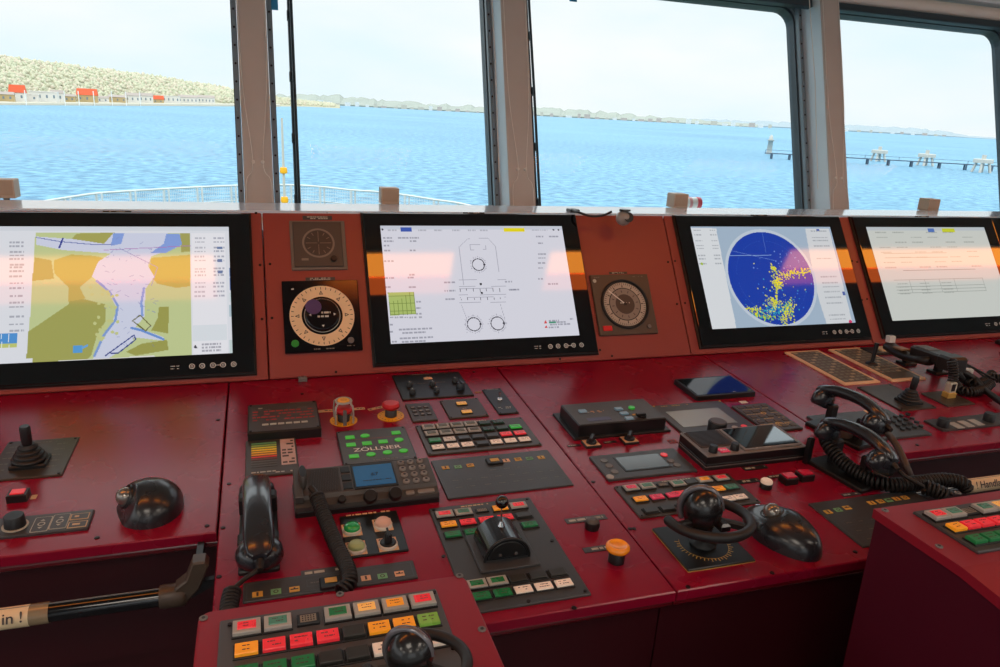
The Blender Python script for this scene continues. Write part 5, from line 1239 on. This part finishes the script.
p = panel_at('push_button_unit', 'dark button panel on the right armrest console', 'control panel', .6925, 1.02, -.932, -.8485, .003, PANEL, T(0,0,HZ+ZR))
cx_, cy_, W_, D_, h_, MP_ = INFO[p.name]
x0, y0 = lcz(937, 517.5); x1, y1 = lcz(998, 507.7); xr, yr = lcz(956.5, 529); px_ = (x1-x0)/4
grid2(p, x0, y0, px_, yr-y0, ['*R*TS*T*Y*O*R'], .0205, .0150)
grid2(p, x0, yr, px_*6/7, yr-y0, ['ORRRRGG', 'GGGGDDD'], .0180, .0145)

# ------------------------------------------------------------------ outside
SEA = EYE.z - 12
def atZ(px, py, z):
    d = ray(px, py); return EYE + d*((z-EYE.z)/d.z)
wm = bpy.data.materials.new('sea_water'); wm.use_nodes = True; t = wm.node_tree; p_ = t.nodes['Principled BSDF']
tcn = t.nodes.new('ShaderNodeTexCoord'); n1 = t.nodes.new('ShaderNodeTexNoise'); n1.inputs['Scale'].default_value = .55; n1.inputs['Detail'].default_value = 6
n2 = t.nodes.new('ShaderNodeTexNoise'); n2.inputs['Scale'].default_value = .006; n2.inputs['Detail'].default_value = 4
rp = t.nodes.new('ShaderNodeValToRGB'); rp.color_ramp.elements[0].position = .40; rp.color_ramp.elements[0].color = lin('#3a7190'); rp.color_ramp.elements[1].position = .62; rp.color_ramp.elements[1].color = lin('#6ba0b8')
mx = t.nodes.new('ShaderNodeMix'); mx.data_type = 'FLOAT'; mx.inputs['Factor'].default_value = .22
t.links.new(tcn.outputs['Object'], n1.inputs['Vector']); t.links.new(tcn.outputs['Object'], n2.inputs['Vector'])
t.links.new(n1.outputs['Fac'], mx.inputs['A']); t.links.new(n2.outputs['Fac'], mx.inputs['B']); t.links.new(mx.outputs['Result'], rp.inputs['Fac']); t.links.new(rp.outputs['Color'], p_.inputs['Base Color'])
bm_ = t.nodes.new('ShaderNodeBump'); bm_.inputs['Strength'].default_value = .8; bm_.inputs['Distance'].default_value = 1.0
t.links.new(n1.outputs['Fac'], bm_.inputs['Height']); t.links.new(bm_.outputs['Normal'], p_.inputs['Normal'])
p_.inputs['Roughness'].default_value = .45; p_.inputs['Specular IOR Level'].default_value = .2
b = B(); b.quad(-9000, 16000, 12, 20000, 0, wm)
o = b.done('sea', M=T(0,0,SEA)); o['kind'] = 'structure'
# wooded hill at the left
HILL = mat('bare_spring_wood','#98957c',.9,scale=.05,var=.25); GRASS = mat('pale_green_bank','#a5a78e',.9,scale=.05,var=.1)
rr = random.Random(3)
W0 = atZ(-40, 106, SEA); 
d0, d1 = 800., 1150.
def hill_top(px):      # ridge height in the photo
    P_ = [(-200,46),(-60,50),(0,54),(45,60),(90,66),(135,71),(170,76),(200,81),(232,86),(262,92),(300,97),(340,101)]
    for (a, ya), (c, yc) in zip(P_[:-1], P_[1:]):
        if a <= px <= c: return ya+(yc-ya)*(px-a)/(c-a)
    return 101
def polar(px, dist):
    d = ray(px, 110); h_ = Vector((d.x, d.y)).normalized(); return EYE.x+h_.x*dist, EYE.y+h_.y*dist
def elev(px, py, dist):
    d = ray(px, py); return EYE.z + dist*d.z/math.hypot(d.x, d.y)
def yshore(px): return 105.0+.006*max(0, px) if px < 300 else 106.8
def sdist(px):
    q = atZ(px, yshore(px), SEA); return min(1900, math.hypot(q.x-EYE.x, q.y-EYE.y))
cols = list(range(-200, 341, 9)); vs = []; fs = []; NR = 9
def slope(px, u):
    d = sdist(px); dist = d*(1+.6*u); x, y = polar(px, dist)
    zt_ = max(3, elev(px, hill_top(px)+4, d*1.6)-SEA)
    return x, y, SEA+1.2+zt_*max(0,(u-.12)/.88)**.8, d*(1+.6*u)
for px in cols:
    for k in range(NR):
        x, y, z, _ = slope(px, k/(NR-1)); vs.append((x, y, z if k else SEA-1))
for i in range(len(cols)-1):
    for k in range(NR-1): fs.append([i*NR+k, (i+1)*NR+k, (i+1)*NR+k+1, i*NR+k+1])
b = B(); b.add(vs, fs, HILL, True); o = b.done('hillside'); o['kind'] = 'structure'
# woods: uncountable tree crowns over the slope
b = B(); icov = [(0,0,1),(.9,0,.3),(.28,.85,.3),(-.73,.53,.3),(-.73,-.53,.3),(.28,-.85,.3),(.6,.5,-.5),(-.3,.8,-.5),(-.8,0,-.5),(-.3,-.8,-.5),(.6,-.5,-.5)]
icof = [(0,1,2),(0,2,3),(0,3,4),(0,4,5),(0,5,1),(1,6,2),(2,7,3),(3,8,4),(4,9,5),(5,10,1),(2,6,7),(3,7,8),(4,8,9),(5,9,10),(1,10,6)]
TC = [mat('tree_crown_olive','#b2af96',.9,scale=.2,var=.08), mat('tree_crown_tan','#b8ae9a',.9,scale=.2,var=.08), mat('tree_crown_green','#a8aa90',.9,scale=.2,var=.08)]
for _ in range(6500):
    px = rr.uniform(-180, 335); u = rr.uniform(.16, 1.0); x, y, z, dist = slope(px, u)
    s_ = dist*rr.uniform(.0012, .0028)*(1 if px < 232 else .6); a = rr.uniform(0, 6.28)
    b.add([(x+s_*(vx*math.cos(a)-vy*math.sin(a)), y+s_*(vx*math.sin(a)+vy*math.cos(a)), z+s_*.5+s_*vz*rr.uniform(.8,1.3)) for vx, vy, vz in icov], icof, rr.choice(TC), True)
o = b.done('hillside_woods'); tag(o, 'bare spring woods covering the hill across the water at left', 'trees'); o['kind'] = 'stuff'
# waterfront houses, masts
HW = mat('house_white','#cfccc6',.7,scale=.5,var=.04); HRF = mat('orange_roof','#c4502c',.8,scale=.5); HGR = mat('grey_roof','#9a8f88',.8,scale=.5); HYE = mat('ochre_wall','#b09a70',.7,scale=.5); GLZ = mat('house_window','#6f7f8a',.2,scale=.5)
def house(px, dist, w, dpt, h_, wallm, roofm, label, rh=.45, rot=0, flat=False):
    x, y = polar(px, dist); th = thing('house', label, 'house', T(x, y, SEA+1.2) @ RZ(rot), 'houses along the far waterfront')
    b = B(); b.box(-w/2,w/2,-dpt/2,dpt/2,-2,h_,wallm); b.done('walls', th)
    b = B(); r_ = h_*rh
    if flat: b.box(-w/2-.3,w/2+.3,-dpt/2-.3,dpt/2+.3,h_,h_+.6,roofm)
    else:
        vs = [(-w/2-.5,-dpt/2-.5,h_),(w/2+.5,-dpt/2-.5,h_),(w/2+.5,dpt/2+.5,h_),(-w/2-.5,dpt/2+.5,h_),(-w/2,0,h_+r_),(w/2,0,h_+r_)]
        b.add(vs, [[0,1,5,4],[3,4,5,2],[0,4,3],[1,2,5],[0,3,2,1]], roofm, False)
    b.done('roof', th)
    for q in range(max(2, int(w/4))):
        b = B(); xx = -w/2+w*(q+.5)/max(2,int(w/4)); b.box(xx-.6,xx+.6,-dpt/2-.1,-dpt/2+.05,h_*.45,h_*.75,GLZ); b.done('window', th)
for a in ((6,14,8,HYE,HGR,'low ochre house at the far left end of the waterfront'),(20,11,15,HW,HRF,'tall white house with a steep orange roof near the left shore'),(32,12,8,HW,HW,'long low white house right of the tall orange-roofed one'),(46,20,11,HW,HW,'wide white building with pale roof on the waterfront'),(59,9,10,HW,HGR,'small white house beside the wide white building'),(71,8,7,HYE,HGR,'small ochre cottage among the trees'),(89,15,13,HYE,HRF,'big orange-roofed house in the middle of the shore'),(104,9,6,HW,HGR,'little white cottage right of the big orange-roofed house'),(119,14,7,HYE,HGR,'low ochre building along the tree line'),(134,12,9,HW,HGR,'pale terrace with a grey roof on the shore'),(147,11,9,HW,HGR,'second pale terrace with a grey roof'),(159,9,8,HYE,HRF,'small house with orange roof right of the terraces'),(172,14,9,HW,HW,'bright white block near the hill foot'),(189,16,8,HW,HGR,'long white building near the right end of the hill shore'),(207,14,8,HW,HGR,'white building beside the first window pillar')):
    d_ = sdist(a[0])*1.06; k_ = d_/737
    house(a[0], d_, a[1]*k_, a[1]*k_*.6, a[2]*k_*(.5 if a[4] is HRF else .75), a[3], a[4], a[5], rh=.8 if a[4] is HRF else .35, rot=-math.degrees(math.atan2(polar(a[0],1)[0], 1))*.5, flat=a[4] is HW)
for px in (27,66,80,95,113,127,141):
    d_ = sdist(px)*.99; x, y = polar(px, d_); b = B(); b.tube([(x,y,SEA),(x,y,SEA+d_*.016)], d_*.0005, WHITE, seg=6); o = b.done('boat_mast'); tag(o, 'thin white sailing boat mast standing before the waterfront houses', 'mast', 'boat masts before the waterfront')
# sandy quay line
vs=[]; n_=0
for px in range(-200, 290, 12):
    d_ = sdist(px); x, y = polar(px, d_*.995); vs += [(x,y,SEA-1),(x,y,SEA+d_*.0022)]; x, y = polar(px, d_*1.05); vs += [(x,y,SEA+d_*.003)]; n_+=1
fs=[]
for i in range(n_-1): fs += [[3*i,3*i+3,3*i+4,3*i+1],[3*i+1,3*i+4,3*i+5,3*i+2]]
b = B(); b.add(vs, fs, mat('sandy_quay','#b5b0a0',.9,scale=.05), True); o = b.done('shore_bank'); o['kind'] = 'structure'
# low far shores
def far_shore(pts, dist, name, m, jit):
    vs=[]; n_=0; P_ = []
    for (a, ta), (c, tb_) in zip(pts[:-1], pts[1:]):
        k = max(1, int((c-a)/4))
        for q in range(k): P_.append((a+(c-a)*q/k, ta+(tb_-ta)*q/k))
    P_.append(pts[-1])
    for px, hh in P_:
        x, y = polar(px, dist); z = SEA + hh*(1+rr.uniform(-jit,jit)); vs += [(x,y,SEA-5),(x,y,SEA+hh*.15)]; x, y = polar(px, dist*1.06); vs += [(x,y,z)]; x, y = polar(px, dist*1.14); vs += [(x,y,SEA-5)]; n_ += 1
    fs=[]
    for i in range(n_-1):
        for k in range(3): fs.append([4*i+k, 4*i+4+k, 4*i+5+k, 4*i+1+k])
    b = B(); b.add(vs, fs, m, False); o = b.done(name); o['kind'] = 'structure'
SH1 = mat('far_shore_hazed_land','#8c928a',.95,scale=.01,var=.2); SH2 = mat('farther_shore_hazed_land','#8a979e',.95,scale=.01,var=.12)  # distance haze is put into these pale, greyed land colours
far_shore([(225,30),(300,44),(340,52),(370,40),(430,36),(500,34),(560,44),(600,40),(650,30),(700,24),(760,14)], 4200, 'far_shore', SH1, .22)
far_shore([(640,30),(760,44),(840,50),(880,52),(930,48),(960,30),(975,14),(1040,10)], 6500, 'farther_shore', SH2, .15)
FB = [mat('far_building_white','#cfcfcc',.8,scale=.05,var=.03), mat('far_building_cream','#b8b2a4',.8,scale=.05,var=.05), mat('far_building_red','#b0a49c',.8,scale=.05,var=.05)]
b = B(); b.box(-1,1,-1,1,0,1,FB[0]); proto = b.done('far_building'); me0 = proto.data; bpy.data.objects.remove(proto)
mes = []
for m_ in FB: q = me0.copy(); q.materials.clear(); q.materials.append(m_); mes.append(q)
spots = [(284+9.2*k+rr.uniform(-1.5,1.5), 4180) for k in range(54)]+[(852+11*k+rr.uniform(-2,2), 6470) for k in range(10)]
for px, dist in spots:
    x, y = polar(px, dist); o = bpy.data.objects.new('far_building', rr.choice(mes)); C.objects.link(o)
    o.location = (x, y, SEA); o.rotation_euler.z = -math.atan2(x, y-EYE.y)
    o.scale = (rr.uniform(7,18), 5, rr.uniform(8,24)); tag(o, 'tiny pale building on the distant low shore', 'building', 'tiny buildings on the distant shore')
# mooring jetty
JD = mat('jetty_steel','#46596a',.6,scale=.5); JW = mat('jetty_white','#b8b6ae',.6,scale=.5)
A0 = atZ(765, 152.5, SEA+2.2); A1 = atZ(1040, 168, SEA+2.2)
th = thing('mooring_jetty', 'long thin dark walkway on piles in the water behind the right window', 'jetty', Matrix.Translation(A0))
d_ = A1-A0; L = d_.length; M_ = Matrix.Rotation(math.atan2(d_.y, d_.x), 4, 'Z')
b = B(); b.box(0,L,-.6,.6,-.35,.0,JD,M=M_); b.box(0,L,-.55,-.45,1.0,1.12,JD,M=M_)
for k in range(int(L/12)+1): b.box(k*12-.06,k*12+.06,-.55,-.45,0,1.1,JD,M=M_)
b.done('walkway', th)
for px in (772, 790, 868, 889, 912, 940, 966, 992):
    q = atZ(px, 152.5+(px-765)*.0564, SEA+2.2); k = (Vector((q.x,q.y,0))-Vector((A0.x,A0.y,0))).length
    b = B(); 
    for s_ in (-.5,.5): b.cyl(k, s_*1.6, -3.5, -.2, .32, JD, M=M_, seg=8)
    b.done('pile', th)
for px, py, lb in ((878,160,'left of the three white dolphins on the jetty'),(925,164.5,'middle of the three white dolphins on the jetty'),(981,171,'right of the three white dolphins on the jetty')):
    q = atZ(px, py, SEA+.5); th = thing('mooring_dolphin', lb, 'jetty post', T(q.x, q.y, SEA))
    b = B(); 
    for a in range(4): b.tube([(3.0*math.cos(a*PI/2+.6), 3.0*math.sin(a*PI/2+.6), -1),(1.6*math.cos(a*PI/2+.6), 1.6*math.sin(a*PI/2+.6), 4.5)], .45, JW, seg=8)
    b.done('piles', th); b = B(); b.box(-2.2,2.2,-2.2,2.2,3.2,4.6,JW,bev=.2); b.cyl(0,0,4.6,6.0,.7,JW,seg=12); b.done('platform', th)
q = atZ(769, 153, SEA+.5); th = thing('beacon', 'small white beacon tower at the left end of the jetty', 'beacon', T(q.x, q.y, SEA))
b = B(); b.lathe([(1.2,0),(1.0,5.5),(1.4,5.6),(1.4,6.2)], JW, None, 12); b.done('tower', th); b = B(); b.lathe([(.8,6.2),(.8,7.4),(.2,8.2)], JW, None, 12); b.done('lantern', th)
# foredeck with its white railing
ZR_ = HZ-2.6
rp_ = [atZ(px, py, ZR_) for px, py in ((40,202),(64.5,198),(96,193.5),(130,191),(163.6,189),(197,187.2),(231,185.7),(262,185),(291,185),(320,186.7),(351,190),(380,192),(405,195),(434,199.6),(458,203),(480,208))]
DK = mat('green_deck_paint','#5d7a6a',.6,scale=1)
b = B(); pts = [(v.x, v.y) for v in rp_]; b.prism([(pts[-1][0]+2,1.8),(pts[0][0]-2,1.8)][::-1][::-1]+pts, ZR_-1.5, ZR_-1.15, DK); o = b.done('foredeck'); o['kind'] = 'structure'
th = thing('deck_railing', 'white mesh railing curving round the foredeck outside the windows', 'railing', Matrix.Translation(rp_[7]-Vector((0,0,1.15))))
def lr(v): return v-rp_[7]+Vector((0,0,1.15))
RW = mat('railing_white','#c4c8ca',.5)
sp = [lr(v) for v in spline(rp_, 6)]
b = B(); b.tube(sp, .035, RW, seg=8); b.done('top_rail', th)
b = B(); b.tube([v-Vector((0,0,.55)) for v in sp], .02, RW, seg=6); b.done('middle_rail', th)
for v in rp_[1:-1]:
    q = lr(v); b = B(); b.tube([q, q-Vector((0,0,1.15))], .035, RW, seg=8); b.tube([q+Vector((.16,.0,0)), q+Vector((.16,0,-1.15))], .028, RW, seg=8); b.done('post', th)
wb = B()
for a, c in zip(sp[:-1], sp[1:]):
    for k in range(3): q = a.lerp(c, k/3); wb.tube([q, q-Vector((0,0,1.1))], .006, RW, seg=4)
for z_ in (.12,.24,.36,.48): wb.tube([v-Vector((0,0,z_)) for v in sp], .006, RW, seg=4)
wb.done('wire_mesh', th)
q = atZ(281.5, 196, ZR_-1.15); d = 26.0
x, y = polar(281.5, 24.2); th = thing('jackstaff', 'thin yellow and white staff rising by the first window pillar outside', 'mast', T(x, y, ZR_-1.15))
zt2 = elev(281.5, 118, 24.2)-(ZR_-1.15); zl = elev(281.5, 170, 24.2)-(ZR_-1.15)
b = B(); b.tube([(0,0,0),(0,0,zt2)], lambda t: .05-.02*t, JW, seg=8); b.done('staff', th)
for z_ in (zl-.1, zl-1.0): b = B(); b.lathe([(.10,z_),(.12,z_+.05),(.10,z_+.18)], YEL, None, 12); b.done('lantern', th)
# objects just outside the glass
q = atY(690, 203, 1.05); th = thing('life_raft_canister', 'white and red canister outside below the wide centre window', 'canister', T(q.x, q.y, q.z) @ RY(90))
b = B(); b.lathe([(.006,-.045),(.02,-.042),(.022,-.03),(.022,.03),(.02,.042),(.006,.045)], mat('canister_white','#eceae6',.4), None, 24); b.done('shell', th); b = B(); b.lathe([(.0225,.022),(.023,.024),(.023,.038),(.0225,.04)], mat('canister_red','#d8505a',.4), None, 24); b.done('red_band', th)
b = B(); b.lathe([(.0225,-.012),(.0228,-.01),(.0228,-.002),(.0225,.0)], mat('canister_pink','#e0a0a0',.4), None, 24); b.done('strap', th)
b = B(); b.box(.02,.45,-.01,.01,-.02,.02,GREY); b.done('mount_bracket', th)
def wiper(xb, xt, lb):
    th = thing('window_wiper', lb, 'wiper', MW @ T((xb+xt)/2, .3, -.22))
    a = Vector((xb-(xb+xt)/2, -.36, 0)); c = Vector((xt-(xb+xt)/2, .5, 0)); WM = mat('wiper_black','#222a30',.5)
    b = B(); b.tube([a, c], .0065, WM, seg=8); b.done('arm', th)
    b = B(); b.tube([a+Vector((.005,.02,.02)), (a+c)/2+Vector((.004,0,.024)), c+Vector((.003,-.04,.02))], .0045, WM, seg=6); b.done('blade', th)
    for k in range(5):
        q = a.lerp(c, .1+.2*k); b = B(); b.box(q.x-.008,q.x+.008,q.y-.012,q.y+.012,-.004,.014,WM,bev=.002); b.done('clip', th)
wiper(.100, .103, 'dark wiper arm outside the glass right of the first pillar')
wiper(.815, .81, 'dark wiper arm outside the glass right of the second pillar')
# little cream boxes on the sill, one per window
for (px, py, lb) in ((5,187,'cream sensor box on the sill at the left picture edge'),(389,194.5,'cream sensor box on the sill behind the centre display'),(677.5,199.5,'cream sensor box on the sill left of the red and white canister'),(929,204,'cream sensor box on the sill behind the fourth display')):
    q = atY(px, py, .40); zb = .235+HZ; th = thing('sensor_box', lb, 'box', T(q.x, .40, zb))
    hh = q.z-zb
    b = B(); b.cyl(0,0,0,hh-.015,.006,GREY,seg=12); b.cyl(0,0,0,.003,.014,GREY,seg=16); b.done('stem', th)
    b = B(); b.box(-.0215,.0215,-.02,.020,hh-.021,hh+.017,mat('sensor_cream','#c9b49c',.5,var=.03),bev=.0015); b.done('housing', th)
    b = B(); b.box(-.019,.019,-.0205,-.019,hh-.015,hh+.015,mat('sensor_tan_face','#b8a088',.5),bev=.0004); b.done('front_cover', th)
for (px, py, w_, h2, lb) in ((274,4,.010,.016,'small blue sticker hanging by the top of the first pillar'),(573,-1,.012,.008,'tiny blue sticker at the top edge of the centre window')):
    q = onp(MW, px, py, -.10); b = B(); b.box(-w_,w_,-h2,h2,0,.0015,mat('blue_sticker','#3aa0d8',.5)); o = b.done('blue_tag', M=MW @ T(q.x, q.y, -.10)); tag(o, lb, 'sticker')
